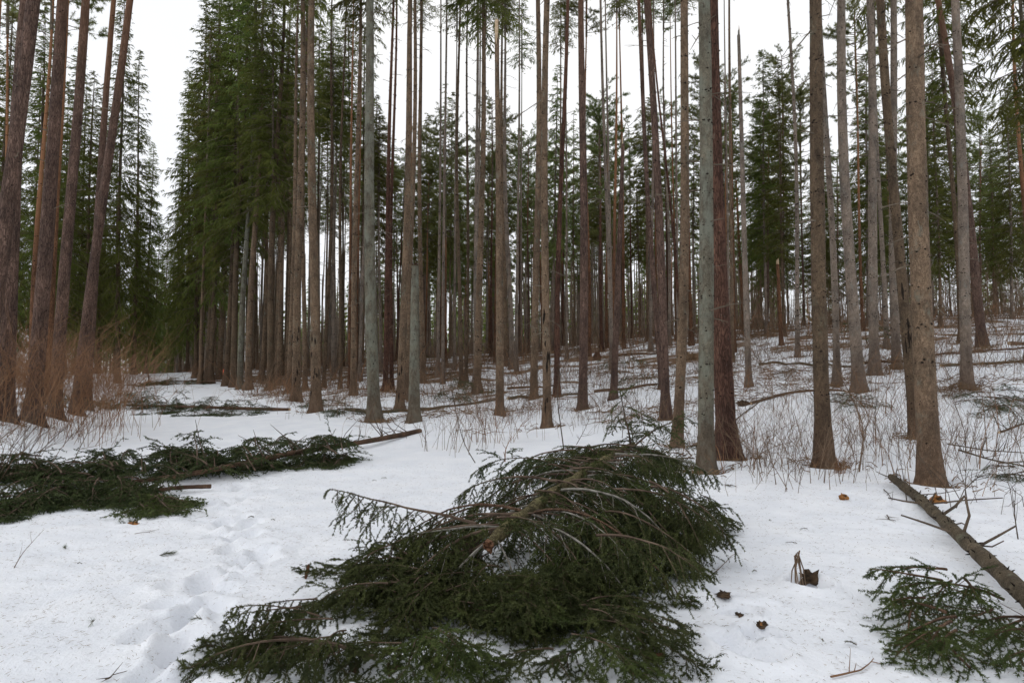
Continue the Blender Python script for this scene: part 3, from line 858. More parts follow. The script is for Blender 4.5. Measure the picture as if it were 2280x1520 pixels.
def label_stand():
    """tell each background tree apart by bark, gap between named trunks and height in the picture"""
    bins = {}
    for (t, px, app, bk, kind) in STAND:
        k = max(i for i, a in enumerate(ANCHORS) if a[0] <= max(px, -149))
        k = min(k, len(ANCHORS) - 2)
        bins.setdefault((k, bk, kind), []).append((-app, t))
    for (k, bk, kind), L in bins.items():
        L.sort(key=lambda p: p[0])
        for i, (_, t) in enumerate(L):
            rank = '' if len(L) == 1 else RANKS[i] + ' '
            t['label'] = f'{rank}{bk} {kind} back between {ANCHORS[k][1]} and {ANCHORS[k + 1][1]}'
BARKWORD = {'spruce': 'brown barked', 'spruce_dark': 'dark barked', 'spruce_grey': 'grey barked', 'lichen': 'greenish barked', 'pine': 'purplish barked', 'pine_orange': 'orange barked', 'pine_red': 'red barked'}

GAPS = []
def far_enough(px, Y, d):
    x = (px - 1140) / F * Y
    for (a, b) in GAPS:
        if (a - x) ** 2 + (b - Y) ** 2 < d * d: return False
    GAPS.append((x, Y)); return True

def scatter(n, pxr, Yr, fn, d=1.3, seed=0, skip=None):
    r = np.random.default_rng(seed); k = 0; tries = 0
    while k < n and tries < n * 40:
        tries += 1
        px = r.uniform(*pxr); Y = math.sqrt(r.uniform(Yr[0] ** 2, Yr[1] ** 2))
        if skip and skip(px, Y): continue
        if not far_enough(px, Y, d): continue
        fn(px, Y, r); k += 1

on_path = lambda px, Y: 230 < px < 430 and Y < 85
G1 = 'slender stems crowding the stand left of centre'
def f_dense(px, Y, r):
    bk = r.choice(['spruce', 'spruce_dark', 'spruce', 'spruce_grey'])
    H = r.uniform(19, 24)
    stand_tree('spruce_tree', 'slender spruce stem in the crowded stand between the path and the pale trunk', G1, px, Y, H, r.uniform(.16, .26), bk, r.choice(['sparse', 'spruce']), H - r.uniform(5, 8.5), r)
scatter(84, (440, 840), (34, 80), f_dense, 1.4, 1, on_path)
G2 = 'far trees on the hilltop behind the central stand'
def f_center(px, Y, r):
    H = r.uniform(14.5, 19.5)
    if r.random() < .45:
        stand_tree('pine_tree', 'far slim pine with light green top on the hilltop behind the central stand', G2, px, Y, H, r.uniform(.15, .24), r.choice(['pine', 'pine_orange', 'pine_red']), 'pine', H - r.uniform(6, 9.5), r)
    else:
        stand_tree('spruce_tree', 'far slim spruce with dark pointed top on the hilltop behind the central stand', G2, px, Y, H, r.uniform(.14, .22), r.choice(['spruce', 'spruce_grey', 'spruce_grey', 'spruce_grey']), r.choice(['spruce', 'spruce', 'sparse']), r.uniform(6, 10.5), r)
scatter(125, (830, 1640), (40, 92), f_center, 1.5, 2)
def f_pole(px, Y, r):
    H = r.uniform(24, 27)
    stand_tree('spruce_tree', 'slim pole like spruce', 'slim bare poles in the central stand', px, Y, H, r.uniform(.14, .22), r.choice(['spruce', 'spruce_grey', 'spruce_grey', 'pine_orange']), 'sparse', H - r.uniform(4, 6), r)
scatter(30, (740, 1640), (28, 46), f_pole, 1.8, 12)
G3 = 'bushy spruces closing the slope to the right'
def f_right(px, Y, r):
    H = r.uniform(13, 18.5)
    if r.random() < .42:
        stand_tree('pine_tree', 'far pine with bushy light green top above the right slope', G3, px, Y, H, r.uniform(.15, .24), r.choice(['pine', 'pine_orange']), 'pine', H - r.uniform(6, 9), r)
    else:
        stand_tree('spruce_tree', 'bushy low branched spruce on the upper right slope', G3, px, Y, H, r.uniform(.14, .22), r.choice(['spruce', 'spruce_grey', 'spruce_dark']), 'edge', r.uniform(2.5, 5.5), r)
scatter(66, (1640, 2420), (36, 80), f_right, 2.2, 3)
G4 = 'dark spruces lining the snowy path'
def f_left(px, Y, r):
    H = r.uniform(19, 24)
    stand_tree('spruce_tree', 'dark low branched spruce beyond the pines on the far side of the path', G4, px, Y, H, r.uniform(.2, .3), 'spruce_dark', 'edge', r.uniform(1.5, 4), r)
scatter(32, (-120, 300), (37, 72), f_left, 2.6, 4, lambda px, Y: px > 150 + Y * 1.6)
for px, Y, H, cb in ((438, 44, 25, 3.5), (418, 56, 25, 3), (402, 68, 25, 2.5), (392, 82, 25, 2), (470, 40, 26, 5), (505, 38, 26, 6), (300, 52, 25, 2.5), (326, 70, 24, 2), (265, 42, 25, 3), (440, 62, 25, 3), (460, 70, 26, 3)):
    far_enough(px, Y, 0)
    rr_ = np.random.default_rng(int(px))
    stand_tree('spruce_tree', 'dark spruce clothed almost to the ground where the path narrows in the distance', G4, px, Y, H, .3, 'spruce_dark', 'edge', cb, rr_)
for px, Y, H, cb in ((345, 86, 21, 1.5), (366, 93, 21, 1.5), (384, 98, 22, 1.5), (330, 96, 20, 1.5), (356, 108, 22, 1.5), (312, 84, 21, 1.5), (296, 76, 22, 1.5), (375, 112, 23, 1.5), (340, 116, 23, 2)):
    far_enough(px, Y, 0)
    stand_tree('spruce_tree', 'dark spruce', 'closing row of spruces at the end of the path', px, Y, H, .3, 'spruce_dark', 'edge', cb, np.random.default_rng(int(px) + 7))
G5 = 'closing row of spruces at the end of the path'
def f_end(px, Y, r):
    H = r.uniform(17, 21)
    stand_tree('spruce_tree', 'distant spruce closing the end of the snowy path', G5, px, Y, H, .25, 'spruce_dark', 'edge', r.uniform(3, 6), r)
scatter(12, (210, 470), (92, 115), f_end, 3, 5)

label_stand()

def far_forest():
    """woods beyond the stand, too far off to tell the trees apart"""
    r = np.random.default_rng(77); mb = MB()
    n = 300
    px = np.where(r.random(n) < .7, r.uniform(150, 1700, n), r.uniform(-300, 2600, n)); Y = r.uniform(92, 160, n)
    for a, b in zip(px, Y):
        x = (a - 1140) / F * b; z = gz(x, b); H = r.uniform(13, 19); cb = H * r.uniform(.08, .4)
        mb.add(*tubes(np.array([[[x, b, z - .3], [x, b, z + H * .5], [x, b, z + H]]]), np.array([[.14, .1, .02]]), 4), 1)
        k = 190
        t = r.random(k) ** .8; an = r.uniform(0, 6.28, k)
        L = (1 - t) ** .8 * 1.9 * r.uniform(.5, 1.1, k) + .1
        c = np.stack([np.full(k, x), np.full(k, b), z + cb + t * (H - cb)], -1)
        o = np.stack([np.cos(an), np.sin(an), np.full(k, -.35)], -1)
        e = c + o * L[:, None]; m_ = c + o * (L * .55)[:, None]
        w = np.cross(norm(o), r.normal(size=(k, 3))) * (.06 + .05 * r.random(k))[:, None]
        V = np.stack([c, m_ + w, e, m_ - w], 1).reshape(-1, 3); i = np.arange(k)[:, None] * 4
        mb.add(V, np.concatenate([i + [0, 1, 2], i + [0, 2, 3]]), 0)
    n = 700
    px = r.uniform(380, 1750, n); Y = r.uniform(72, 150, n); x = (px - 1140) / F * Y; z = ground(x, Y); H = r.uniform(11, 17, n); lx = r.normal(0, .02, n)
    PP = np.stack([np.stack([x, Y, z - .4], -1), np.stack([x + lx * H * .5, Y, z + H * .5], -1), np.stack([x + lx * H, Y, z + H], -1)], 1)
    mb.add(*tubes(PP, r.uniform(.07, .15, n)[:, None] * np.array([1, .8, .3]), 4), 1)
    o = link('distant_forest', mb.mesh('distant_forest', [M['crown'], M['spruce_grey']], False))
    tag(o, 'pale mass of distant conifers showing through the gaps of the stand', 'forest', kind='stuff')
far_forest()

# ------------------------------------------------------------------ boughs
def bough_geo(mb, P0, d0, L, r, droop=.5, hang=.5, tw=.34, dens=410, nl=.0185, nw=.0066, bare=.25, r0=.011, lift=.012, gap=.050, ks=6, sl=(.3, .62)):
    """one spruce bough draped over the snow: axis, side shoots, sub shoots, needles. slots: 0 needles 1 wood"""
    n = 14
    ax = np.zeros((n, 3)); ax[0] = P0; d = norm(np.asarray(d0, float)); ds = L / (n - 1)
    wob = r.normal(0, .14, 3)
    for i in range(1, n):
        d = norm(d + np.array([0, 0, -droop * ds]) + wob * ds + r.normal(0, .045, 3))
        p = ax[i - 1] + d * ds
        g = gz(p[0], p[1]) + lift
        if p[2] < g:
            p[2] = g; d[2] = max(d[2], -.02); d = norm(d)
        ax[i] = p
    sax = np.linspace(0, 1, n)
    mb.add(*tubes(ax[None], (r0 * (1 - .82 * sax))[None], 5), 1)
    k = max(8, int(L * (1 - bare * .6) / gap))
    u = np.linspace(max(.06, bare * .55), .995, k) + r.normal(0, .012, k); u = np.clip(u, .03, .999)
    sg = np.where(np.arange(k) % 2 == 0, 1, -1) * 1.0
    f = u * (n - 1); i0 = np.clip(f.astype(int), 0, n - 2); fr = (f - i0)[:, None]
    p = ax[i0] * (1 - fr) + ax[i0 + 1] * fr
    T = norm(ax[i0 + 1] - ax[i0])
    up = np.array([0, 0, 1.0])
    lat = norm(np.cross(T, up[None]) + 1e-6)
    nrm = np.cross(lat, T)
    l = tw * (.30 + .95 * np.sin(np.pi * np.clip(u, 0, 1) ** .75) ** .8) * r.uniform(.45, 1.2, k) * np.where(u > .9, .75, 1)
    dd = norm(T * r.uniform(.35, 1.0, (k, 1)) + lat * (sg * r.uniform(.45, 1.0, k))[:, None] + nrm * r.normal(.05, .3, (k, 1)) - up[None] * (hang * r.uniform(.1, 1.3, k))[:, None])
    m = 5
    S = np.zeros((k, m, 3)); S[:, 0] = p
    for j in range(1, m):
        dd = norm(dd - up[None] * (hang * .30 * r.uniform(0, 1.6, (k, 1))) + r.normal(0, .14, (k, 3)))
        S[:, j] = S[:, j - 1] + dd * (l / (m - 1))[:, None]
    S[..., 2] = np.maximum(S[..., 2], ground(S[..., 0].ravel(), S[..., 1].ravel()).reshape(k, m) + lift + .03 * r.random((k, 1)))
    mb.add(*tubes(S[:, ::2], np.array([.0032, .0022, .0012])[None] * np.ones((k, 1)) * (r0 / .011) ** .5, 3), 1)
    live = u > bare
    Sl = S[live]; N = len(Sl)
    if N and ks:
        us = np.tile(np.linspace(.15, .9, ks), (N, 1)) + r.normal(0, .03, (N, ks))
        fi = us * (m - 1); j0 = np.clip(fi.astype(int), 0, m - 2); fr = (fi - j0)[..., None]
        ar = np.arange(N)[:, None]
        q = Sl[ar, j0] * (1 - fr) + Sl[ar, j0 + 1] * fr
        Tq = norm(Sl[ar, j0 + 1] - Sl[ar, j0])
        lq = norm(np.cross(Tq, up[None, None]) + 1e-6)
        sgn = np.where(np.arange(ks) % 2 == 0, 1, -1)[None, :, None]
        dq = norm(Tq * .75 + lq * sgn * .85 + r.normal(0, .28, (N, ks, 3)) - up * hang * .2)
        ls = (np.clip(l[live][:, None], .12, .3) * r.uniform(sl[0], sl[1], (N, ks)))[..., None]
        Q = np.stack([q, q + dq * ls * .5, q + norm(dq - up * hang * .25) * ls], 2).reshape(-1, 3, 3)
        Q[..., 2] = np.maximum(Q[..., 2], ground(Q[..., 0].ravel(), Q[..., 1].ravel()).reshape(Q.shape[:2]) + lift)
        mb.add(*needles(Q, dens, nl, nw, r, .85, .75), 0)
    if N:
        mb.add(*needles(Sl, dens, nl, nw, r, .85, .75), 0)
    tipaxis = ax[None, int(n * max(.5, bare)):]
    if tipaxis.shape[1] > 2:
        mb.add(*needles(tipaxis, dens, nl, nw, r, .85, .75), 0)
    return ax

def boughs_for(parent, org, specs, r, nm='bough', mats=('needle', 'twig'), **kw):
    for (P0, d0, L, ex) in specs:
        mb = MB(); a = dict(kw); a.update(ex)
        mm = a.pop('mats', mats)
        bough_geo(mb, P0, d0, L, r, **a)
        link(nm, mb.mesh(nm, [M[mm[0]], M[mm[1]]], False, origin=org), parent)

def smooth_path(pts, n):
    pts = np.asarray(pts, float)
    t = np.concatenate([[0], np.cumsum(np.linalg.norm(np.diff(pts, axis=0), axis=1))]); t /= t[-1]
    s = np.linspace(0, 1, n)
    P = np.stack([np.interp(s, t, pts[:, i]) for i in range(3)], -1)
    for _ in range(3):
        P[1:-1] = (P[:-2] + 2 * P[1:-1] + P[2:]) / 4
    return P

def log_mesh(name, P, R, r, m, sides=14, capm='rawwood', rough=.06, org=(0, 0, 0)):
    V, q = tubes(P[None], R[None], sides); n = len(P)
    C = np.repeat(P, sides, 0); V = C + (V - C) * (1 + rough * r.normal(size=(len(V), 1)) * .6)
    mb = MB(); mb.add(V, q)
    c, f = cap(V, n, sides, True); mb.add(c, f, 1)
    c, f = cap(V, n, sides, False); mb.add(c, f, 1)
    return mb.mesh(name, [M[m], M[capm]], True, origin=org)

# ---- the big fallen spruce in front
def big_fallen():
    r = np.random.default_rng(50)
    K = [at(1088, 1212, 4.85), at(1135, 1170, 5.15), at(1230, 1098, 5.8), at(1312, 1047, 6.6), at(1375, 1006, 7.4), at(1410, 990, 8.0)]
    P = smooth_path(K, 40)
    org = np.array([P[0][0], P[0][1], gz(P[0][0], P[0][1])])
    t = thing('fallen_spruce', 'big fallen spruce top heaped dark green across the snow in front', 'fallen tree', org)
    R = np.interp(np.arange(40), [0, 2, 39], [.030, .050, .036]) * (1 + .12 * np.sin(np.arange(40) * 1.7))
    link('trunk', log_mesh('trunk', P, R, r, 'log_mossy', 14, 'rotwood', .12, org), t)
    # torn rotten butt of the stem
    mb = MB()
    for k in range(9):
        a = r.uniform(0, 6.28); e = P[0] + np.array([math.cos(a) * .03, -.03 - .05 * r.random(), math.sin(a) * .035])
        mb.add(*tubes(np.array([[P[0] + (e - P[0]) * .1 + [0, .05, 0], (P[0] + e) / 2 + [0, 0, 0], e + [0, -.02, r.normal(0, .01)]]]), np.array([[.03, .028, .006]]), 5))
    link('torn_butt', mb.mesh('torn_butt', [M['cone']], False, origin=org), t)
    specs = []
    tang = norm(np.gradient(P, axis=0))
    for w in range(92):
        u = (w + r.random()) / 92
        i = int(1 + u * 37)
        T = tang[i]; lat = norm(np.cross(T, [0, 0, 1.0])); T2 = norm(np.array([T[0], T[1], 0]))
        side = 1 if r.random() < .54 else -1
        el = r.uniform(-.55, .40); back = r.uniform(-.95, .30)
        dv = lat * side * math.cos(el) + np.array([0, 0, math.sin(el)]) + T2 * back
        ln = r.uniform(.6, 1.2) * ((1.15 - .62 * u) if side > 0 else (1.25 - .60 * u))
        if el < -.3: ln *= .85
        specs.append((P[i] + r.normal(0, .012, 3), dv, ln, dict(droop=r.uniform(.8, 1.7), hang=r.uniform(.35, .95), bare=r.uniform(.06, .42), tw=r.uniform(.22, .38), r0=r.uniform(.007, .012),
                      mats=(str(r.choice(['needle', 'needle', 'needle_mid', 'needle_green'])), 'twig_grey' if r.random() < .25 else 'twig'))))
    # boughs flung over the top of the stem
    for u in (.12, .3, .42, .55, .68, .8, .9):
        i = int(u * 38); lat = norm(np.cross(tang[i], [0, 0, 1.0])) * (1 if r.random() < .5 else -1)
        p0 = P[i] - lat * .12 + np.array([0, 0, .04])
        specs.append((p0, lat + np.array([0, 0, .35]) - tang[i] * r.uniform(.2, .9), r.uniform(.5, .85), dict(droop=1.2, hang=.5, bare=.0, tw=.26)))
    # long arching boughs that stand out in the picture
    def to(px0, py0, Y0, px1, py1, Y1, L, up, **ex):
        a = at(px0, py0, Y0); b = at(px1, py1, Y1)
        d = norm(b - a); d[2] += up
        e = dict(droop=.9, hang=.9, bare=.35, tw=.36, r0=.013); e.update(ex)
        specs.append((a, d, L, e))
    to(1060, 1165, 5.1, 780, 1168, 5.3, 1.25, .28, hang=1.2, bare=.3, droop=.55)
    to(1180, 1140, 5.4, 890, 1130, 5.9, 1.35, .30, hang=1.1, bare=.5, mats=('needle', 'log_red'), droop=.6)
    to(1110, 1170, 5.1, 800, 1200, 5.0, 1.15, .2, hang=1.0, bare=.12, droop=.7)
    to(1120, 1175, 5.1, 850, 1240, 4.7, 1.1, .2, hang=.9, bare=.1, droop=.9)
    to(1150, 1150, 5.3, 850, 1150, 5.5, 1.2, .25, hang=1.1, bare=.2, droop=.7)
    to(1300, 1060, 6.5, 1040, 1060, 6.7, 1.35, .32, hang=1.2, bare=.35, droop=.6)
    to(1260, 1080, 6.0, 1100, 1075, 6.2, 1.1, .45, hang=1.1, bare=.4, droop=.8)
    to(1190, 1140, 5.3, 1420, 1260, 4.9, 1.45, .75, droop=1.0, bare=.4, mats=('needle', 'log_red'))
    to(1250, 1090, 5.7, 1540, 1190, 5.4, 1.4, .55, droop=.9, bare=.4, mats=('needle', 'twig_grey'))
    to(1160, 1160, 5.1, 1340, 1320, 4.6, 1.2, .6, droop=1.0, bare=.35, mats=('needle', 'twig_grey'))
    to(1370, 1010, 7.2, 1560, 1100, 6.7, 1.2, .45, droop=.8, bare=.3, mats=('needle', 'twig_grey'))
    to(1410, 1005, 7.9, 1425, 920, 7.9, .30, .2, droop=.4, bare=.0, hang=.3, tw=.22)
    for hx, hy in ((1470, 960), (1480, 1000), (1350, 990), (1440, 1010), (1400, 960)):
        to(1405, 1000, 7.8, hx, hy, 7.7, .75, .25, droop=1.1, bare=.05, hang=.6)
    to(1350, 1020, 7.2, 1290, 1010, 7.5, .9, .4, droop=.8, bare=.2)
    # skirts filling the sides down to the snow
    for k in range(15):
        u = r.uniform(.02, .85); i = int(u * 39); sd = 1 if r.random() < .66 else -1
        lat = norm(np.cross(tang[i], [0, 0, 1.0])) * sd
        p0 = P[i] + lat * r.uniform(.15, .75) + np.array([0, 0, r.uniform(-.10, .08)])
        p0[2] = max(p0[2], gz(p0[0], p0[1]) + .12)
        dv = lat + norm(np.array([tang[i][0], tang[i][1], 0])) * r.uniform(-.9, .3) + np.array([0, 0, r.uniform(-.2, .35)])
        specs.append((p0, dv, r.uniform(.6, 1.0), dict(droop=1.2, hang=.8, bare=.08, tw=.34)))
    boughs_for(t, org, specs, r)
    return P
BIG = big_fallen()

# ---- broken boughs lying in front of the heap
def loose_boughs():
    r = np.random.default_rng(61)
    def one(label, parts, name='spruce_bough', **kw):
        """parts: (px0,py0,z0, px1,py1, L, up) base point z above snow and heading point"""
        first = None; specs = []
        for (px0, py0, z0, px1, py1, L, up, ex) in parts:
            a = ground_at(px0, py0) + [0, 0, z0]; b = ground_at(px1, py1)
            d = norm((b - a) * [1, 1, 0]); d[2] += up
            if first is None: first = ground_at(px0, py0)
            e = dict(kw); e.update(ex); specs.append((a, d, L, e))
            if len(parts) > 3 and px0 < 1900:        # a second limb beside each
                d2 = d + np.append(r.normal(0, .35, 2), .1); specs.append((a + np.append(r.normal(0, .07, 2), .03), d2, L * r.uniform(.7, 1.05), e))
        t = thing(name, label, 'bough', first)
        boughs_for(t, first, specs, r, nm='branch')
    N = dict(droop=.9, hang=.5, bare=.0, r0=.006, tw=.30, dens=500, nw=.0060, nl=.018, gap=.048, ks=6, sl=(.3, .6))
    one('long bough arching over the snow at the front with green needle fingers hanging down',
        [(815, 1475, .0, 420, 1420, 1.02, .42, dict(droop=.85, hang=1.5, bare=.22, tw=.46, r0=.014, gap=.034, dens=560, nw=.006, ks=5, mats=('needle', 'twig'))), (740, 1440, .16, 560, 1470, .55, .15, dict(hang=1.2, tw=.32)), (670, 1425, .2, 500, 1450, .42, .0, dict(hang=1.3, tw=.32)), (770, 1450, .1, 640, 1500, .5, .2, dict(hang=1.0))], **N)
    one('dark bough lying between the arching front bough and the big heap',
        [(900, 1370, .22, 640, 1345, .7, .0, {}), (880, 1380, .18, 700, 1330, .65, .1, {}), (940, 1350, .25, 690, 1375, .65, .05, {}), (920, 1345, .3, 720, 1310, .6, .1, {})], **N)
    one('flat bough with a hanging cone pointing out toward the footprints',
        [(880, 1285, .12, 665, 1275, .85, .05, dict(tw=.2)), (900, 1290, .15, 740, 1262, .7, .1, {})], **N)
    one('broken bough with a fresh pale break, needles combed downhill',
        [(985, 1345, .16, 800, 1440, .85, .25, {}), (975, 1350, .2, 860, 1475, .7, .2, {}), (990, 1350, .15, 900, 1390, .8, .3, {}), (1000, 1340, .15, 1100, 1440, .6, .2, {})], **N)
    one('bushy green bough at the bottom edge below the pale break',
        [(960, 1470, .1, 1060, 1530, .5, .3, dict(mats=('needle_green', 'twig'))), (930, 1460, .1, 900, 1540, .45, .3, dict(mats=('needle_green', 'twig'))), (990, 1450, .12, 1010, 1540, .5, .35, dict(mats=('needle_green', 'twig'))), (950, 1480, .08, 840, 1490, .4, .2, {})], **N)
    one('dense bough with drooping tips at the bottom middle of the heap',
        [(1150, 1360, .2, 1190, 1500, .75, .2, {}), (1130, 1350, .25, 1110, 1480, .75, .25, {}), (1180, 1350, .22, 1260, 1480, .75, .2, {}), (1160, 1370, .2, 1210, 1510, .6, .15, dict(mats=('needle_green', 'twig')))], **N)
    one('bough spreading flat over snow holes in the centre of the front heap',
        [(1010, 1370, .15, 1130, 1400, .7, .2, {}), (1080, 1350, .2, 980, 1420, .6, .15, {}), (1060, 1400, .12, 1180, 1430, .6, .2, {}), (1090, 1320, .3, 1020, 1380, .6, .1, {})], **N)
    one('dark bough between the dense middle bough and the cone bearing corner bough',
        [(1260, 1330, .3, 1310, 1450, .85, .1, {}), (1290, 1320, .3, 1390, 1440, .8, .1, {}), (1230, 1340, .3, 1250, 1430, .75, .15, {}), (1320, 1350, .22, 1350, 1430, .6, .15, {})], **N)
    one('bough with brown cones at the lower corner of the heap, tips on clean snow',
        [(1300, 1440, .16, 1440, 1475, .7, .25, {}), (1290, 1420, .2, 1430, 1440, .7, .2, {}), (1310, 1450, .1, 1400, 1530, .55, .2, dict(mats=('needle_green', 'twig'))), (1330, 1430, .18, 1450, 1490, .55, .2, {}), (1290, 1470, .06, 1240, 1500, .35, .2, {})], **N)
    one('thick dark skirt of boughs at the right foot of the heap',
        [(1420, 1230, .4, 1480, 1390, .95, .0, {}), (1400, 1250, .4, 1440, 1390, .9, .05, {}), (1460, 1210, .4, 1560, 1340, 1.0, .05, {}), (1480, 1190, .4, 1580, 1310, 1.0, .1, {}), (1380, 1260, .35, 1400, 1390, .85, .05, {}), (1490, 1240, .3, 1540, 1340, .7, .05, {})], **N)
    G = dict(droop=.7, hang=.5, bare=.15, tw=.26, dens=520, nw=.0058, nl=.018, gap=.056, ks=5, sl=(.3, .6), mats=('needle_green', 'log_red'))
    one('green bough with reddish arching stem beside the fallen log',
        [(2235, 1345, .03, 2000, 1395, 1.05, .42, dict(droop=.75)), (2110, 1330, .2, 2000, 1340, .45, .2, {}), (2150, 1345, .18, 2190, 1430, .5, .2, {}), (2060, 1380, .14, 1930, 1410, .4, .1, {}), (2040, 1390, .12, 1990, 1430, .4, .05, {}), (2120, 1345, .16, 2080, 1420, .5, .15, {}), (2100, 1350, .18, 1960, 1350, .5, .25, {})], **G)
    one('bright green bough with forked bare stem at the lower right corner',
        [(2160, 1500, .03, 2080, 1440, .45, .3, dict(r0=.008)), (2130, 1430, .15, 2010, 1450, .5, .1, {}), (2120, 1440, .15, 2000, 1500, .5, .05, {}), (2130, 1450, .12, 2060, 1530, .4, .1, {}), (2100, 1440, .12, 1950, 1520, .5, .05, {}), (2110, 1420, .15, 2040, 1400, .4, .15, {})], **G)
    one('dark green bough tip entering at the very corner of the picture',
        [(2330, 1450, .12, 2220, 1480, .5, .15, {}), (2330, 1480, .1, 2230, 1530, .5, .15, {}), (2320, 1430, .15, 2240, 1440, .45, .1, {})], **G)
    one('thin drooping bough between the log and the corner bough',
        [(2300, 1400, .06, 2150, 1420, .6, .3, dict(droop=.9)), (2210, 1400, .12, 2180, 1470, .35, .1, {})], **G)
    one('narrow bough tail reaching out on the snow to the right of the heap',
        [(1560, 1150, .25, 1665, 1208, .9, .05, dict(tw=.2)), (1555, 1165, .2, 1640, 1205, .7, .05, dict(tw=.2)), (1550, 1180, .12, 1610, 1200, .5, .05, dict(tw=.2))], **N)
loose_boughs()

# ---- fallen spruces across the path
def fallen_across(label, trunk_px, R0, R1, crown, seed, bark_='log_red', dens=150, nl=.029, nw=.0125, mats=('needle_mid', 'twig'), gap=.042, lift=.03, name='fallen_spruce', stubs=0):
    r = np.random.default_rng(seed)
    pts = []
    for (px, py, dz) in trunk_px:
        g = ground_at(px, py); pts.append(g + [0, 0, dz])
    P = smooth_path(pts, 30)
    P[:, 2] = np.maximum(P[:, 2], ground(P[:, 0], P[:, 1]) + .01)
    org = np.array([P[0][0], P[0][1], gz(P[0][0], P[0][1])])
    t = thing(name, label, 'fallen tree', org)
    link('trunk', log_mesh('trunk', P, np.linspace(R0, R1, 30), r, bark_, 10, 'rawwood', .06, org), t)
    specs = []
    for (px, py, z0, hx, hy, L, up, n_, spread) in crown:
        for k in range(n_):
            a = ground_at(px + r.normal(0, spread), py + r.normal(0, spread * .09)) + [0, 0, z0 * r.uniform(.5, 1.2)]
            b = ground_at(hx + r.normal(0, spread * 1.2), hy + r.normal(0, spread * .2))
            d = norm((b - a) * [1, 1, 0]); d[2] += up * r.uniform(.3, 1.4)
            specs.append((a, d, L * r.uniform(.7, 1.25), dict(droop=r.uniform(.6, 1.1), hang=r.uniform(.35, .8), bare=r.uniform(.02, .2))))
    boughs_for(t, org, specs, r, mats=mats, dens=dens, nl=nl, nw=nw, tw=.42, gap=gap, lift=.02, r0=.013, ks=5, sl=(.25, .6))
    if stubs:
        n = stubs; i = r.integers(1, 29, n); a = r.uniform(.1, 3.0, n); T = norm(np.gradient(P, axis=0))[i]
        lt = norm(np.cross(T, [0, 0, 1.0])); dv = lt * np.cos(a)[:, None] + np.array([0, 0, 1.0])[None] * np.sin(a)[:, None] + T * .4
        l = r.uniform(.25, .9, n)
        S = np.stack([P[i], P[i] + dv * (l * .5)[:, None], P[i] + (dv + r.normal(0, .15, (n, 3))) * l[:, None]], 1)
        mb = MB(); mb.add(*tubes(S, np.stack([np.full(n, .011), np.full(n, .008), np.full(n, .003)], 1), 4))
        o = link('dead_branches', mb.mesh('dead_branches', [M['brush_dark']], False, origin=org), t); tag(o, kind='stuff')
    return t

fallen_across('long fallen spruce across the snow, bare stem uphill and green crown toward the picture edge',
    [(935, 962, .03), (860, 985, .1), (760, 1008, .14), (660, 1032, .2), (560, 1055, .2), (440, 1078, .16), (300, 1090, .1), (180, 1095, .08)], .06, .03,
    [(700, 1030, .12, 640, 1075, .75, .15, 8, 45), (760, 1020, .1, 780, 1050, .6, .2, 4, 25), (660, 1035, .3, 640, 990, .9, .7, 8, 60), (600, 1050, .2, 560, 1010, .9, .6, 6, 50),
     (480, 1065, .25, 420, 1020, .9, .5, 11, 60), (420, 1070, .25, 330, 1020, .9, .5, 10, 60), (300, 1075, .25, 200, 1020, 1.0, .4, 11, 70),
     (300, 1090, .2, 180, 1140, 1.0, .2, 12, 70), (150, 1080, .25, 20, 1030, 1.1, .35, 13, 70), (150, 1100, .2, 40, 1160, 1.0, .2, 13, 70), (20, 1070, .25, -100, 1080, 1.0, .3, 8, 60), (20, 1130, .15, -60, 1160, .9, .2, 7, 50)],
    71, 'log_red', stubs=26)
fallen_across('short cut piece of reddish stem under the boughs by the path edge',
    [(470, 1092, .06), (400, 1098, .08), (330, 1102, .05)], .030, .024, [(360, 1120, .1, 440, 1180, .8, .15, 5, 18), (330, 1130, .08, 380, 1170, .7, .1, 3, 18)], 72, 'log_red', mats=('needle_green', 'twig'), name='fallen_spruce')
fallen_across('fallen spruce lying straight across the path in the middle distance',
    [(645, 914, .03), (560, 918, .12), (470, 918, .16), (370, 912, .14), (280, 908, .1)], .06, .035,
    [(380, 910, .3, 330, 885, 1.1, .8, 10, 40), (320, 908, .3, 240, 895, 1.2, .7, 11, 40), (250, 905, .15, 160, 895, 1.2, .35, 8, 40), (370, 920, .12, 350, 938, 1.0, .1, 7, 40), (520, 918, .15, 500, 890, 1.1, .6, 6, 20), (490, 922, .1, 480, 940, .9, .1, 7, 25), (440, 916, .15, 400, 905, 1.0, .4, 6, 40), (580, 916, .1, 560, 930, .8, .3, 4, 20), (400, 915, .15, 430, 895, 1.0, .5, 5, 25), (130, 900, .1, 90, 905, 1.0, .3, 5, 30)],
    73, 'log_red', 90, .036, .011, gap=.07)
fallen_across('farthest fallen spruce on the path, low green heap with thin stem',
    [(640, 858, .05), (560, 856, .15), (470, 856, .2), (390, 855, .2)], .06, .03,
    [(390, 856, .25, 320, 852, 1.5, .35, 9, 22), (440, 855, .25, 410, 848, 1.4, .4, 7, 20), (350, 857, .2, 310, 856, 1.4, .25, 6, 14)],
    74, 'log_red', 60, .05, .018, gap=.09)

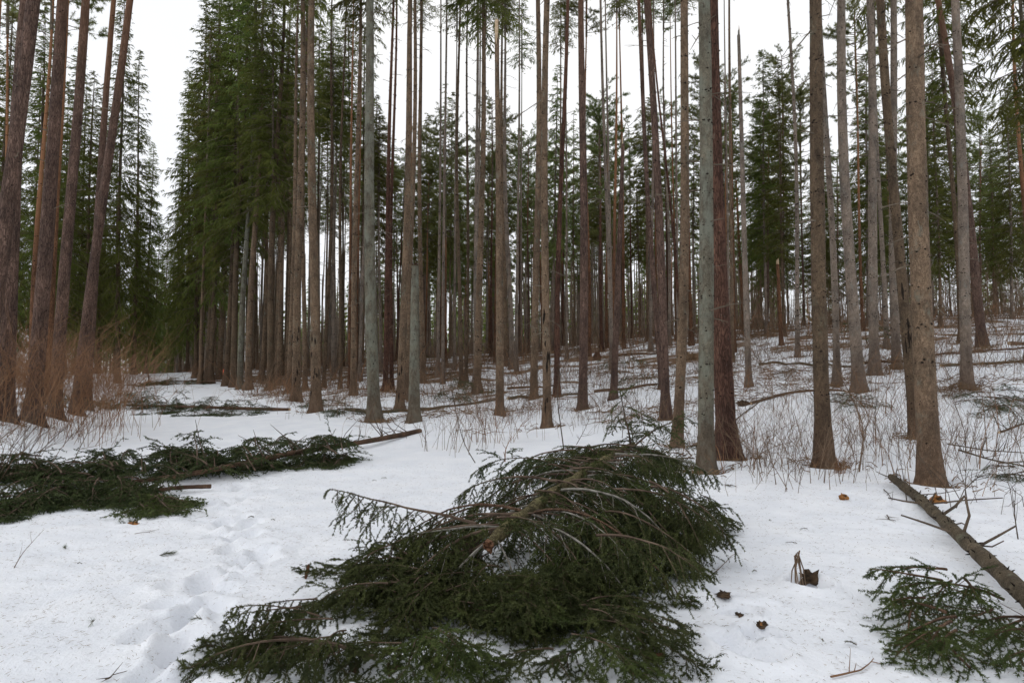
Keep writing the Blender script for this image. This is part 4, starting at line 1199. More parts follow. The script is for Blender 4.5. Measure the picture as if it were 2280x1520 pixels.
def heap(label, px, py, wpx, n, L, seed, up=.5, z=.15, mats=('needle_mid', 'twig')):
    """a spruce top or clump of broken boughs lying further back"""
    r = np.random.default_rng(seed)
    c = ground_at(px, py)
    t = thing('spruce_bough' if mats[0] != 'litter' else 'brush_heap', label, 'bough' if mats[0] != 'litter' else 'brush', c)
    specs = []
    hw = wpx / F * c[1] / 2
    for k in range(n):
        a = np.array([c[0] + r.normal(0, hw * .45), c[1] + r.normal(0, .35), 0]); a[2] = gz(a[0], a[1]) + z * r.uniform(.4, 1.5)
        an = r.uniform(0, 6.28)
        specs.append((a, np.array([math.cos(an), math.sin(an) * .7, up * r.uniform(-.2, 1)]), L * r.uniform(.6, 1.2), {}))
    s = max(1.0, c[1] / 14)
    boughs_for(t, c, specs, r, nm='branch', mats=mats, dens=130 / s, nl=.022 * s, nw=.0072 * s, tw=.4, gap=.055 * s, droop=.8, hang=.6, bare=.1, r0=.012, ks=5, sl=(.25, .6))

HEAPS = [
 ('green spruce top leaning on the crossing log by the snapped stub', 985, 895, 90, 9, .9, .7, .3),
 ('green boughs at the crooked foot of the knotty spruce', 1055, 882, 70, 8, .8, .6, .25),
 ('low dark boughs around the mossy foot of the pale trunk', 775, 925, 110, 8, .8, .25, .12),
 ('dark bough heap against the lichened spruce behind the big heap', 1545, 1040, 60, 8, .7, .5, .2),
 ('green bough pile on the slope beyond the upright brown pine', 1400, 812, 90, 8, 1.2, .6, .3),
 ('green bough clump in front of the central hilltop', 965, 778, 70, 7, 1.5, .7, .4),
 ('green bough clump behind the high snapped trunk', 1125, 785, 60, 7, 1.5, .8, .5),
 ('spread of green boughs by the right picture edge on the slope', 2200, 912, 190, 14, .9, .35, .2),
 ('low bough remains right of the dark knotty spruce', 1890, 895, 110, 9, .7, .25, .1),
 ('dark boughs in the bushes at the foot of the pines', 120, 890, 130, 9, 1.0, .4, .2),
 ('green boughs at the path end of the thick knotty spruce', 725, 905, 60, 6, .8, .4, .2),
 ('small green bough pile far up beside the thin broken stem', 1700, 735, 60, 6, 1.4, .5, .3),
 ('boughs lying on the slope left of the purplish tilting pine', 1420, 850, 70, 6, 1.0, .5, .2),
 ('small spruce sapling behind the pale straight spruce', 1930, 790, 26, 5, .8, 1.4, .7),
 ('green bough end on the snow by the right picture edge', 2265, 1062, 40, 4, .4, .3, .1),
]
for i, (lb, px, py, w, n, L, up, z) in enumerate(HEAPS):
    heap(lb, px, py, w, n, L, 300 + i, up, z)
BROWN = [
 ('dry brown brush heap on the slope right of the upright brown pine', 1345, 835, 110, 8, 1.0, .35, .2),
 ('dry brown brush heap at the foot of the grey spruce left of the blackened trunk', 1985, 825, 70, 7, .8, .5, .25),
 ('dry brown brush between the tall branchless pole and the dark knotty spruce', 1740, 835, 120, 8, .9, .3, .15),
 ('dry brown heap on the crest right of the thick red pine', 1690, 752, 150, 9, 1.3, .4, .25),
 ('dry brown brush behind the crooked footed spruce', 1030, 838, 120, 8, 1.1, .35, .2),
 ('dry brown brush left of the pale green grey trunk', 770, 850, 90, 7, 1.1, .35, .2),
 ('dry brown heap below the purplish tilting pine', 1450, 820, 80, 7, 1.0, .4, .2),
 ('dry brown twigs heaped at the foot of the pale spruce by the thin fallen stem', 2150, 875, 60, 7, .6, .35, .15),
]
for i, (lb, px, py, w, n, L, up, z) in enumerate(BROWN):
    heap(lb, px, py, w, n, L, 350 + i, up, z, ('litter', 'brush'))

# ------------------------------------------------------------------ logs
def big_log():
    r = np.random.default_rng(81)
    K = [ground_at(1985, 1078) + [0, 0, .10], ground_at(2050, 1125) + [0, 0, .07], ground_at(2115, 1195) + [0, 0, .10], ground_at(2180, 1265) + [0, 0, .12], ground_at(2240, 1325) + [0, 0, .13], ground_at(2320, 1405) + [0, 0, .13], ground_at(2420, 1500) + [0, 0, .12]]
    P = smooth_path(K, 46)
    org = np.array([P[0][0], P[0][1], gz(P[0][0], P[0][1])])
    t = thing('fallen_log', 'fallen grey brown spruce log with branch stubs running out of the right side', 'log', org)
    R = np.interp(np.linspace(0, 1, 46), [0, .06, .25, .6, 1], [.044, .054, .058, .062, .070]) * (1 + .06 * np.sin(np.arange(46) * 1.3) + .04 * np.sin(np.arange(46) * 2.9))
    link('trunk', log_mesh('trunk', P, R, r, 'log', 18, 'rawwood', .07, org), t)
    T = norm(np.gradient(P, axis=0))
    def stub(u, ang, L, rad, fwd=.2, nm='branch_stub'):
        i = int(u * 45); lt = norm(np.cross(T[i], [0, 0, 1.0]))
        d = lt * math.cos(ang) + np.array([0, 0, math.sin(ang)]) + T[i] * fwd
        pts = np.stack([P[i] + d * R[i] * .5, P[i] + d * (R[i] + L * .5) + r.normal(0, .01, 3), P[i] + d * (R[i] + L) + r.normal(0, .02, 3)])
        mb = MB(); V, q = tubes(pts[None], np.array([[rad, rad * .85, rad * .6]]), 6); mb.add(V, q); mb.add(*cap(V, 3, 6))
        link(nm, mb.mesh(nm, [M['brush_dark']], True, origin=org), t)
    # lateral + is toward the right of the heading (screen left as the log comes toward us)
    for u, a, L, rd, fw in ((.30, 3.05, .75, .010, -.3), (.31, .05, .3, .012, -.45), (.42, 2.6, .28, .016, -.5), (.56, 1.75, .30, .014, .1), (.55, .25, .38, .012, -.5),
                            (.20, 3.0, .45, .006, -.2), (.06, 1.6, .08, .008, 0), (.33, 1.9, .07, .012, 0), (.47, 2.9, .1, .008, .2), (.64, 2.7, .35, .012, -.5), (.60, 2.9, .16, .008, .5), (.04, .3, .14, .007, -.6)):
        stub(u, a, L, rd, fw)
    mb = MB(); n = 70
    i = r.integers(2, 44, n); a = r.uniform(-.3, 3.4, n)
    lt = norm(np.cross(T[i], [0, 0, 1.0])); d = lt * np.cos(a)[:, None] + np.array([0, 0, 1.0])[None] * np.sin(a)[:, None] + T[i] * r.normal(0, .4, (n, 1))
    l = r.uniform(.0, .035, n) + R[i]
    S = np.stack([P[i], P[i] + d * (l * .9)[:, None], P[i] + d * (l * 1.1)[:, None]], 1)
    mb.add(*tubes(S, np.stack([np.full(n, .010), np.full(n, .006), np.full(n, .002)], 1), 4))
    o = link('knots', mb.mesh('knots', [M['knot']], False, origin=org), t); tag(o, kind='stuff')
big_log()

LOGS = [
 ('mossy log lying from the pale trunk past the snapped stub to the high snapped trunk', [(770, 915), (900, 918), (1000, 905), (1105, 890)], .10, 'log', .06),
 ('brown log running on from the high snapped trunk toward the upright brown pine', [(1130, 892), (1200, 886), (1290, 878)], .09, 'log', .06),
 ('long brown log on the slope left of the purplish tilting pine', [(1325, 875), (1400, 866), (1465, 858)], .09, 'log_red', .06),
 ('thin pale stem lying high across the slope behind the thickest trunk', [(1925, 828), (2040, 815), (2150, 802), (2330, 788)], .05, 'log_red', .25),
 ('dark thin log under the thin pale stem near the right edge', [(2090, 815), (2180, 812), (2320, 806)], .07, 'log', .08),
 ('low brown log crossing behind the dark knotty spruce', [(1690, 812), (1790, 815), (1900, 818)], .09, 'log', .06),
 ('brown log half sunk in snow right of the thick red pine', [(1670, 900), (1760, 876), (1880, 872)], .06, 'log_red', .05),
 ('far brown log across the slope behind the snapped brown pine', [(1370, 795), (1430, 790), (1490, 786)], .10, 'log_red', .06),
 ('far brown log left of the upright brown pine', [(1130, 868), (1180, 862), (1240, 858)], .08, 'log_red', .06),
 ('brown log in the brush behind the snapped stub', [(945, 838), (1000, 832), (1060, 828)], .11, 'log_red', .06),
 ('short brown log left of the pale trunk in the brush', [(740, 845), (790, 840), (850, 838)], .10, 'log_red', .06),
 ('bare thin stem propped from the bough heap toward the thick red pine', [(1590, 1003), (1640, 965), (1702, 925)], .018, 'log', .18),
 ('thin dead branch leaning out of the snow near the right edge', [(2225, 975), (2260, 962), (2300, 948)], .022, 'log_red', .1),
 ('two metre dead branch in the bushes right of the thickest trunk', [(2135, 1018), (2210, 1042), (2310, 1060)], .015, 'log', .12),
 ('thin dead branch above the other one right of the thickest trunk', [(2110, 1012), (2200, 1028), (2310, 1036)], .011, 'log', .18),
 ('small brown log on the snow behind the strongly tilted dark pine', [(2250, 768), (2300, 765), (2360, 760)], .12, 'log_red', .08),
]
for i, (lb, pts, R0, bk, dz) in enumerate(LOGS):
    r = np.random.default_rng(400 + i)
    Q = np.array([ground_at(*p) for p in pts]); P = smooth_path(Q, 18)
    P[:, 1] += .12 * np.sin(np.linspace(0, 5, 18) + i) * (R0 > .03)
    P[:, 2] = ground(P[:, 0], P[:, 1]) + (dz * .35 if .03 < R0 and dz < .1 else dz) + (.25 * np.linspace(0, 1, 18) if 'propped' in lb else 0)
    org = np.array([P[0][0], P[0][1], gz(P[0][0], P[0][1])])
    t = thing('fallen_log' if R0 > .03 else 'dead_branch', lb, 'log' if R0 > .03 else 'branch', org)
    link('stem', log_mesh('stem', P, np.linspace(R0, R0 * .6, 18) * (.8 if R0 > .03 else 1), r, bk, 10, 'rawwood', .07, org), t)
    n = 10; k = r.integers(1, 17, n); a = r.uniform(.2, 2.9, n); T = norm(np.gradient(P, axis=0))[k]; lt = norm(np.cross(T, [0, 0, 1.0]))
    d = lt * np.cos(a)[:, None] + np.array([0, 0, 1.0])[None] * np.sin(a)[:, None] + T * .3; l = r.uniform(.1, .5, n)
    S = np.stack([P[k], P[k] + d * (l * .5)[:, None], P[k] + d * l[:, None]], 1)
    mb = MB(); mb.add(*tubes(S, np.stack([np.full(n, .008), np.full(n, .006), np.full(n, .002)], 1), 3))
    o = link('dead_branches', mb.mesh('dead_branches', [M['brush_dark']], False, origin=org), t); tag(o, kind='stuff')

# ------------------------------------------------------------------ bare bushes, saplings, undergrowth
def stems(base, H, r, spread=.35, forks=3, rad=.005, arc=.25):
    """bare stems: base (N,3), H (N,)"""
    N = len(base); a = r.uniform(0, 6.28, N); ln = spread * np.abs(r.normal(0, 1, N))
    d = np.stack([np.cos(a) * ln, np.sin(a) * ln, np.ones(N)], -1); d = norm(d)
    cv = r.normal(0, arc, (N, 3)); cv[:, 2] = -np.abs(cv[:, 2]) * .6
    pts = [base - [0, 0, .04]]
    for s in (.34, .68, 1.0):
        pts.append(base + (d * s + cv * s * s)* H[:, None])
    P = np.stack(pts, 1)
    rr_ = rad * r.uniform(.6, 1.3, N)
    out = [(P, rr_[:, None] * np.array([1, .8, .55, .2]))]
    for f in range(forks):
        s = r.uniform(.3, .9, N); i = np.clip((s * 3).astype(int), 0, 2); fr = (s * 3 - i)[:, None]
        ar = np.arange(N)
        q = P[ar, i] * (1 - fr) + P[ar, i + 1] * fr
        dv = norm(norm(P[ar, i + 1] - P[ar, i]) + r.normal(0, .5, (N, 3)))
        l = (H * r.uniform(.12, .38, N))[:, None]
        Q = np.stack([q, q + dv * l * .5 + r.normal(0, .02, (N, 3)), q + norm(dv + [0, 0, .2]) * l], 1)
        out.append((Q, rr_[:, None] * np.array([.55, .42, .2])))
    return out

def undergrowth():
    r = np.random.default_rng(91)
    want = 12500; got = []
    while sum(len(g) for g in got) < want:
        n = 6000
        Y = 8.8 + 46 * r.random(n) ** 1.25
        px = r.uniform(-150, 2450, n)
        x = (px - 1140) / F * Y
        dn = vnoise(x / 2.3, Y / 2.3, 31)
        keep = r.random(n) < np.clip((dn - .2) * 1.8, .06, 1)
        open_ = (px < 760) & (Y < 23)                                  # open snow beside the path
        path = (np.abs(x + .53 * Y) < 4.2) | ((px > 215) & (px < 520) & (Y < 30))
        mid = (px >= 760) & (px < 1500) & (Y < 14.5)
        pine_bank = (px < 200) & (Y > 15)
        keep &= ~((open_ & ~pine_bank) | path | mid)
        keep &= ~((px > 1500) & (r.random(n) > sstep(8.8, 15, Y) * .9 + .08))
        keep &= ~((px > 430) & (px < 800) & (Y < 24) & (r.random(n) < .5))
        got.append(np.stack([x[keep], Y[keep]], -1))
    Q = np.concatenate(got)[:want]
    base = np.stack([Q[:, 0], Q[:, 1], ground(Q[:, 0], Q[:, 1])], -1)
    far = sstep(16, 45, Q[:, 1])
    H = r.uniform(.25, 1.0, want) * (1 + 1.2 * far * r.random(want))
    big = r.random(want) < .06; H = H * np.where(big, 1.8, 1)
    mb = MB()
    tint = r.random(want)
    for lo, hi, slot in ((0, .5, 0), (.5, .85, 1), (.85, 1.01, 2)):
        m_ = (tint >= lo) & (tint < hi)
        for fi, (P, R) in enumerate(stems(base[m_], H[m_], r, .45, 2, .0034, .30)):
            w_ = (Q[m_][:, 1] < 20) if fi == 2 else np.ones(len(P), bool)
            if fi == 0:
                f_ = Q[m_][:, 1] > 20
                mb.add(*tubes(P[f_][:, [0, 2, 3]], (R * ((1 + 2.4 * far[m_]) * np.where(big[m_], 2.3, 1))[:, None])[f_][:, [0, 2, 3]], 3), slot); w_ = ~f_
            mb.add(*tubes(P[w_], (R * ((1 + 2.4 * far[m_]) * np.where(big[m_], 2.3, 1))[:, None])[w_], 3), slot)
    o = link('undergrowth', mb.mesh('undergrowth', [M['brush'], M['brush_red'], M['brush_dark']], False))
    tag(o, 'thin bare brown stems of undergrowth over the snowy forest floor', 'undergrowth', kind='stuff')
    # tall thicket of bare saplings in the distance
    n = 3300
    zone = r.random(n)
    Y = r.uniform(40, 70, n)
    px = np.where(zone < .42, r.uniform(1600, 2450, n), np.where(zone < .82, r.uniform(430, 1600, n), r.uniform(-150, 460, n)))
    Y = np.where((px < 460) & (px > 225), r.uniform(78, 100, n), Y)
    x = (px - 1140) / F * Y
    base = np.stack([x, Y, ground(x, Y)], -1); mb = MB()
    H = r.uniform(1.2, 3.6, n) * np.where(px > 1600, 1.35, np.where(px < 460, .9, 1.05))
    for P, R in stems(base, H, r, .10, 2, .017, .10):
        mb.add(*tubes(P, R, 3), 0)
    o = link('thicket', mb.mesh('thicket', [M['brush']], False))
    tag(o, 'hazy brown thicket of bare saplings at the back of the slope', 'thicket', kind='stuff')
undergrowth()

def litter():
    r = np.random.default_rng(95)
    # dry twigs in drifts between the trees
    n = 22000
    Y = 13 + 40 * r.random(n) ** 1.2; px = r.uniform(430, 2400, n); x = (px - 1140) / F * Y
    dn = vnoise(x / 2.8 + 3, Y / 1.2, 33) * .6 + vnoise(x / .9, Y / .6, 34) * .4
    k = (dn > .57) & ~((px < 820) & (Y < 26)) & ~((px < 500) & (Y < 45)) & (Y > 16)
    x, Y = x[k], Y[k]; n = len(x)
    a = r.uniform(0, 6.28, n); l = r.uniform(.15, .8, n)
    fx, fy = np.array(FEET).T; fx = np.repeat(fx, 80) + r.normal(0, .30, len(fx) * 80); fy = np.repeat(fy, 80) + r.normal(0, .25, len(fy) * 80)
    x = np.concatenate([x, fx]); Y = np.concatenate([Y, fy]); a = np.concatenate([a, r.uniform(0, 6.28, len(fx))]); l = np.concatenate([l, r.uniform(.03, .22, len(fx))]); n = len(x)
    p0 = np.stack([x, Y, ground(x, Y) + .01], -1)
    ex, ey = x + np.cos(a) * l, Y + np.sin(a) * l * .6
    p2 = np.stack([ex, ey, ground(ex, ey) + r.uniform(.0, .16, n) * np.clip(l * 3, 0, 1)], -1)
    mid = (p0 + p2) / 2; mid[:, 2] = ground(mid[:, 0], mid[:, 1]) + .012 + r.uniform(.0, .13, n) * np.clip(l * 3, 0, 1)
    mb = MB(); mb.add(*tubes(np.stack([p0, mid, p2], 1), np.ones((n, 1)) * np.array([.008, .007, .003]), 3))
    o = link('twig_debris', mb.mesh('twig_debris', [M['litter']], False))
    tag(o, 'dry brown twigs lying in drifts on the snow between the trunks', 'twigs', kind='stuff')
    # fallen needles and bits on the near snow
    n = 14000
    rr_ = r.uniform(2.8, 12, n) ** 1.0; th = r.uniform(-.72, .72, n); x, y = rr_ * np.sin(th), rr_ * np.cos(th)
    a = r.uniform(0, 3.14, n); l = r.uniform(.006, .022, n) * np.where(r.random(n) < .03, 2.5, 1)
    z = ground(x, y) + .003
    dx, dy = np.cos(a) * l, np.sin(a) * l
    wx, wy = -np.sin(a) * .0013, np.cos(a) * .0013
    V = np.stack([np.stack([x - dx - wx, y - dy - wy, z + .002], -1), np.stack([x - dx + wx, y - dy + wy, z + .002], -1), np.stack([x + dx, y + dy, z + .004], -1), np.stack([x, y, z + .0045], -1)], 1).reshape(-1, 3)
    i = np.arange(n)[:, None] * 4
    mb = MB(); mb.add(V, np.concatenate([i + [0, 1, 3], i + [0, 3, 2], i + [1, 2, 3]]))
    o = link('needle_litter', mb.mesh('needle_litter', [M['litter']], False))
    tag(o, 'fine fallen needles scattered over the near snow', 'needles', kind='stuff')
litter()

def bush(label, px, py, Y, wid, n, H, seed, m='brush', lean=(0, 0), forks=5, rad=.006, spread=.4, arc=.25, name='bare_bush'):
    r = np.random.default_rng(seed)
    c = ground_at(px, py) if Y is None else ground_Y(px, Y)
    x = c[0] + r.normal(0, wid, n); y = c[1] + r.normal(0, wid * .7, n)
    base = np.stack([x, y, ground(x, y)], -1)
    mb = MB()
    for P, R in stems(base, r.uniform(.5, 1.1, n) * H, r, spread, forks, rad, arc):
        hh = (P[..., 2] - c[2]).clip(0)
        P[..., 0] += lean[0] * hh; P[..., 1] += lean[1] * hh
        mb.add(*tubes(P, R, 3))
    o = link(name, mb.mesh(name, [M[m]], False, origin=c), None, c)
    tag(o, label, 'bush', kind='thing')
BUSHES = [
 ('dense brown bush hiding the feet of the thick pines', 60, None, 15.0, 1.0, 130, 2.8, 'brush_red', (.1, 0)),
 ('reddish brown bush below the peeling orange pine', 120, None, 17.0, 1.1, 140, 3.0, 'brush_red', (0, 0)),
 ('brown bush at the foot of the strongly slanting pine', 190, None, 19.5, 1.0, 130, 2.7, 'brush_red', (0, 0)),
 ('brown bush on the bank behind the pines, nearest the path', 212, None, 25.0, 1.0, 120, 2.6, 'brush_red', (0, 0)),
 ('long arching bare shoots leaning in from the picture edge over the snow', -30, None, 9.8, .5, 44, 1.5, 'brush', (.6, -.15)),
 ('tall hazy brush far down the bank by the path bend', 190, None, 36.0, 1.8, 120, 2.6, 'brush', (0, 0)),
 ('brown bush around the foot of the scarred spruce', 655, 893, None, .9, 80, 1.1, 'brush_red', (0, 0)),
 ('brush in front of the thick knotty spruce', 730, 918, None, .9, 60, 1.0, 'brush', (0, 0)),
 ('thin red brown shoots in front of the high snapped trunk', 1090, 985, None, .35, 26, 1.1, 'brush_red', (0, 0)),
 ('spreading bare shrub in the middle, left of the big heap', 1010, 1000, None, .55, 28, 1.2, 'brush', (.1, 0)),
 ('grassy bare shoots between the thick red pine and the dark knotty spruce', 1720, 1040, None, .55, 46, 1.1, 'brush', (.1, 0)),
 ('bushy bare shoots close by the dark knotty spruce on its left', 1770, 1075, None, .45, 30, .95, 'brush', (0, 0)),
 ('dry brown tuft at the foot of the dark knotty spruce', 1872, 1052, None, .06, 22, .30, 'brush_red', (0, 0)),
 ('tangled bare shrub behind the end of the fallen log', 1960, 1000, None, .6, 36, .9, 'brush', (0, 0)),
 ('bare shrub at the right of the thickest trunk', 2140, 1020, None, .5, 34, 1.0, 'brush', (.2, 0)),
 ('bare shrub by the right picture edge above the log', 2240, 1130, None, .3, 14, .8, 'brush_dark', (0, 0)),
 ('low brown shrub at the foot of the purplish tilting pine', 1450, 935, None, .5, 34, .9, 'brush', (0, 0)),
 ('bare shoots around the foot of the upright brown pine', 1330, 930, None, .6, 40, .9, 'brush', (0, 0)),
 ('brush on the slope right of the tall branchless pole', 1710, 870, None, .8, 40, .9, 'brush_red', (0, 0)),
 ('reddish shoots in front of the purple red pine', 862, 885, None, .7, 40, .9, 'brush_red', (0, 0)),
]
for i, (lb, px, py, Y, wid, n, H, m, ln) in enumerate(BUSHES):
    bush(lb, px, py, Y, wid, n, H, 500 + i, m, ln, forks=6, rad=.0055 if (Y or 12) < 30 else .012, spread=.42, arc=.3)

def sapling(label, path, rad, seed, m='brush_dark', twigs=14):
    r = np.random.default_rng(seed)
    b = ground_at(*path[0]); Y = b[1]
    K = [b - [0, 0, .05]] + [at(px, py, Y + .05 * i) for i, (px, py) in enumerate(path[1:])]
    P = smooth_path(K, 14)
    mb = MB(); mb.add(*tubes(P[None], np.linspace(rad, rad * .3, 14)[None], 5))
    k = r.integers(3, 13, twigs); d = norm(np.array([0, 0, .7])[None] + r.normal(0, .6, (twigs, 3))); l = r.uniform(.12, .45, twigs) * (P[-1][2] - P[0][2] + .4) * .6
    S = np.stack([P[k], P[k] + d * (l * .5)[:, None], P[k] + norm(d + [0, 0, .3]) * l[:, None]], 1)
    mb.add(*tubes(S, np.ones((twigs, 1)) * np.array([rad * .45, rad * .33, rad * .12]), 3))
    o = link('bare_sapling', mb.mesh('bare_sapling', [M[m]], False, origin=b), None, b)
    tag(o, label, 'sapling', kind='thing')
sapling('forked dark sapling standing in front of the cracked spruce', [(1256, 1000), (1246, 930), (1238, 870), (1250, 820), (1285, 770)], .013, 601)
sapling('thin leaning sapling shaft crossing in front of the high snapped trunk', [(1062, 1030), (1030, 985), (1012, 900), (1000, 820)], .009, 602)
sapling('dark crooked stick standing in snow behind the big heap', [(1124, 1028), (1125, 1000), (1140, 970)], .013, 603, 'brush_red', 3)
sapling('thin sapling leaning past the upright brown pine', [(1280, 990), (1300, 960), (1320, 915)], .008, 604, 'brush_dark', 6)
sapling('slender bent sapling between the dark knotty spruce and the thickest trunk', [(1912, 1050), (1926, 950), (1900, 890), (1862, 820)], .014, 605, 'brush', 12)
sapling('thin sapling beside the foot of the dark knotty spruce', [(1921, 1046), (1922, 1000), (1928, 950)], .008, 606, 'brush', 5)
sapling('straight thin shoot right of the fallen log end', [(2105, 1120), (2106, 1050), (2104, 990)], .006, 607, 'brush', 6)
sapling('pair of thin dark shoots by the right edge above the log', [(2268, 1200), (2258, 1140), (2262, 1085)], .007, 608, 'brush_dark', 8)
sapling('dark slanting shoot at the tip of the fallen log', [(2020, 1115), (2010, 1050), (2000, 1000)], .007, 609, 'brush_dark', 5)
sapling('arching pale shoot hooked over in the central brush', [(1180, 905), (1165, 780), (1200, 705), (1240, 720)], .010, 610, 'brush', 6)
sapling('thin sapling rising behind the big heap near the curved spruce', [(1385, 975), (1388, 930), (1400, 870)], .008, 611, 'brush_dark', 8)
sapling('thin bent shoot over the near snow left of the footprints', [(24, 1265), (50, 1230), (98, 1178)], .004, 612, 'brush', 2)

# ------------------------------------------------------------------ small things in the snow
def lump(name, label, cat, px, py, size, m, seed, squash=.6, spikes=5, dz=0.0, sm='rotwood'):
    """broken lump of wood: a torn uneven body with splinters"""
    r = np.random.default_rng(seed); c = ground_at(px, py)
    t = thing(name, label, cat, c)
    nu, nv = 10, 7
    u = np.linspace(0, 2 * np.pi, nu, endpoint=False); v = np.linspace(-.5, 1.35, nv)
    V = []
    for b in v:
        for a in u:
            k = size * (1 + .35 * r.normal() * .6 + .25 * math.sin(3 * a + seed))
            V.append([k * math.cos(a) * math.cos(b * .9), k * math.sin(a) * math.cos(b * .9) * .8, k * math.sin(b) * squash + dz])
    V = np.array(V); q = []
    for j in range(nv - 1):
        for i in range(nu): q.append([j * nu + i, j * nu + (i + 1) % nu, (j + 1) * nu + (i + 1) % nu, (j + 1) * nu + i])
    mb = MB(); mb.add(V, np.array(q)); mb.add(*cap(V, nv, nu))
    link('body', mb.mesh('body', [M[m]], False), t)
    for k in range(spikes):
        a = r.uniform(0, 6.28); p = np.array([math.cos(a) * size * .6, math.sin(a) * size * .5, dz + size * squash * .4])
        e = p + np.array([math.cos(a) * .25, math.sin(a) * .25, r.uniform(.3, .8)]) * size * r.uniform(.4, 1.0)
        mb = MB(); mb.add(*tubes(np.array([[p, (p + e) / 2 + r.normal(0, size * .08, 3), e]]), np.array([[size * .30, size * .2, size * .06]]), 5))
        link('splinter', mb.mesh('splinter', [M[sm]], False), t)
    return t, c
t, c = lump('rotten_stump', 'dark rotten stump sunk in a snow hole with dead twigs leaning on it', 'stump', 1802, 1300, .075, 'rotwood', 701, .8, 2, .0)
r = np.random.default_rng(702)
for k in range(7):
    e = np.array([-.13 + r.normal(0, .05), -.16 + r.normal(0, .04), -.02]); p = np.array([-.09 + r.normal(0, .015), .0, .23 - .02 * k * .5])
    mb = MB(); mb.add(*tubes(np.array([[p, (p + e) / 2 + r.normal(0, .012, 3), e]]), np.array([[.006, .005, .003]]), 4))
    link('twig', mb.mesh('twig', [M['brush']], False), t)
lump('rotten_stump', 'dark strip of bark and rot showing in the snow right beside the heap', 'stump', 1612, 1328, .055, 'rotwood', 703, .3, 2)
lump('bark_chunk', 'small dark chunk of bark in the snow below the strip of rot', 'bark', 1646, 1372, .026, 'rotwood', 704, .6, 1)
lump('bark_chunk', 'brown broken chunk at the end of the shoe shaped dent', 'bark', 1697, 1408, .034, 'rotwood', 705, .7, 2, .0, 'orangewood')
lump('wood_chunk', 'orange brown chunk of wood poking from the snow below the dark knotty spruce', 'wood', 1878, 1112, .05, 'orangewood', 706, .9, 3, .02)
lump('wood_chunk', 'orange brown rotten lump lying right of the fallen log', 'wood', 2086, 1118, .075, 'orangewood', 707, .7, 5, .02)
lump('bark_chunk', 'brown scrap of bark in the snow below the edge of the left boughs', 'bark', 298, 1167, .045, 'orangewood', 708, .5, 4)
lump('bark_chunk', 'dark scrap sticking up from the snow near the butt of the arching front bough', 'bark', 790, 1492, .035, 'rotwood', 709, 1.0, 4)
lump('bark_chunk', 'knobbly piece of branch wood at the lower left of the front heap', 'bark', 875, 1492, .04, 'rotwood', 710, .7, 5)
lump('bark_chunk', 'brown curled bark on the snow under the front heap', 'bark', 600, 1487, .028, 'orangewood', 711, .7, 3)
lump('rotten_stump', 'dark stump hole on the slope right of the thick red pine', 'stump', 1655, 902, .16, 'rotwood', 712, .6, 4)
lump('rotten_stump', 'short cut stump far on the slope between the pines', 'stump', 1329, 800, .22, 'pine_orange', 713, 1.5, 2)
lump('rotten_stump', 'brown mossy stump left of the tall branchless pole', 'stump', 1545, 800, .4, 'litter', 714, .6, 3)

def sprig(label, px, py, L, seed, m='needle_green', lng=.030, n=3, rise=.12, pine=False):
    r = np.random.default_rng(seed); c = ground_at(px, py)
    mb = MB(); a0 = r.uniform(0, 6.28)
    for k in range(n):
        a = a0 + r.normal(0, .45); l = L * r.uniform(.6, 1)
        p0 = np.array([0, 0, .012]); p1 = np.array([math.cos(a) * l, math.sin(a) * l, .012 + rise * l * r.random()])
        A = np.array([[p0, (p0 + p1) / 2 + [0, 0, .01], p1]])
        mb.add(*tubes(A, np.array([[.003, .0025, .0015]]), 4), 1)
        mb.add(*needles(A, 520 if not pine else 700, lng, .0022, r, .75 if not pine else .55, .75), 0)
    o = link('needle_sprig', mb.mesh('needle_sprig', [M[m], M['twig']], False), None, c)
    tag(o, label, 'sprig', kind='thing')
SPR = [
 ('pine sprig on the snow below the left boughs, nearest the picture edge', 145, 1225, .10, .045, 1), ('long needled pine sprig lying flat left of the footprints', 355, 1240, .16, .05, 2),
 ('tiny green sprig between the two pine sprigs and the picture edge', 172, 1258, .07, .016, 1), ('pine needle tuft standing in snow beside the arching front bough', 450, 1382, .08, .05, 1),
 ('few loose pine needles on the open snow, lower left', 208, 1390, .04, .05, 1), ('green sprig beside the footprints below the left boughs', 552, 1155, .10, .018, 2),
 ('small sprig right of the footprints on clean snow', 612, 1160, .07, .016, 1), ('green sprig on the snow right of the bough tail', 1798, 1180, .13, .017, 1),
 ('thin green sprig below the other one right of the heap', 1775, 1212, .12, .015, 1), ('upright tiny sprig on the snow above the dead stump', 1712, 1160, .06, .018, 1),
 ('green sprig at the corner between the stump and the log boughs', 1908, 1440, .08, .018, 2), ('pale sprig on the snow below the stump', 1830, 1430, .06, .016, 1),
 ('flat green sprig left of the rotten stump', 1685, 1275, .09, .016, 1), ('small green tuft by the foot of the lichened spruce', 1625, 1085, .14, .018, 3),
 ('green sprig with brown stick near the base of the dark knotty spruce', 1640, 1085, .2, .018, 2), ('sprig just off the left boughs above the footprints', 768, 1108, .12, .018, 2),
 ('dark twig sprig on the snow in front of the long bare stem', 855, 1065, .16, .014, 2), ('tiny sprig near the thicker fallen boughs at the picture middle', 828, 1072, .08, .014, 1),
]
for i, (lb, px, py, L, ln, n) in enumerate(SPR):
    sprig(lb, px, py, L, 800 + i, lng=ln, n=n, pine=ln > .04)

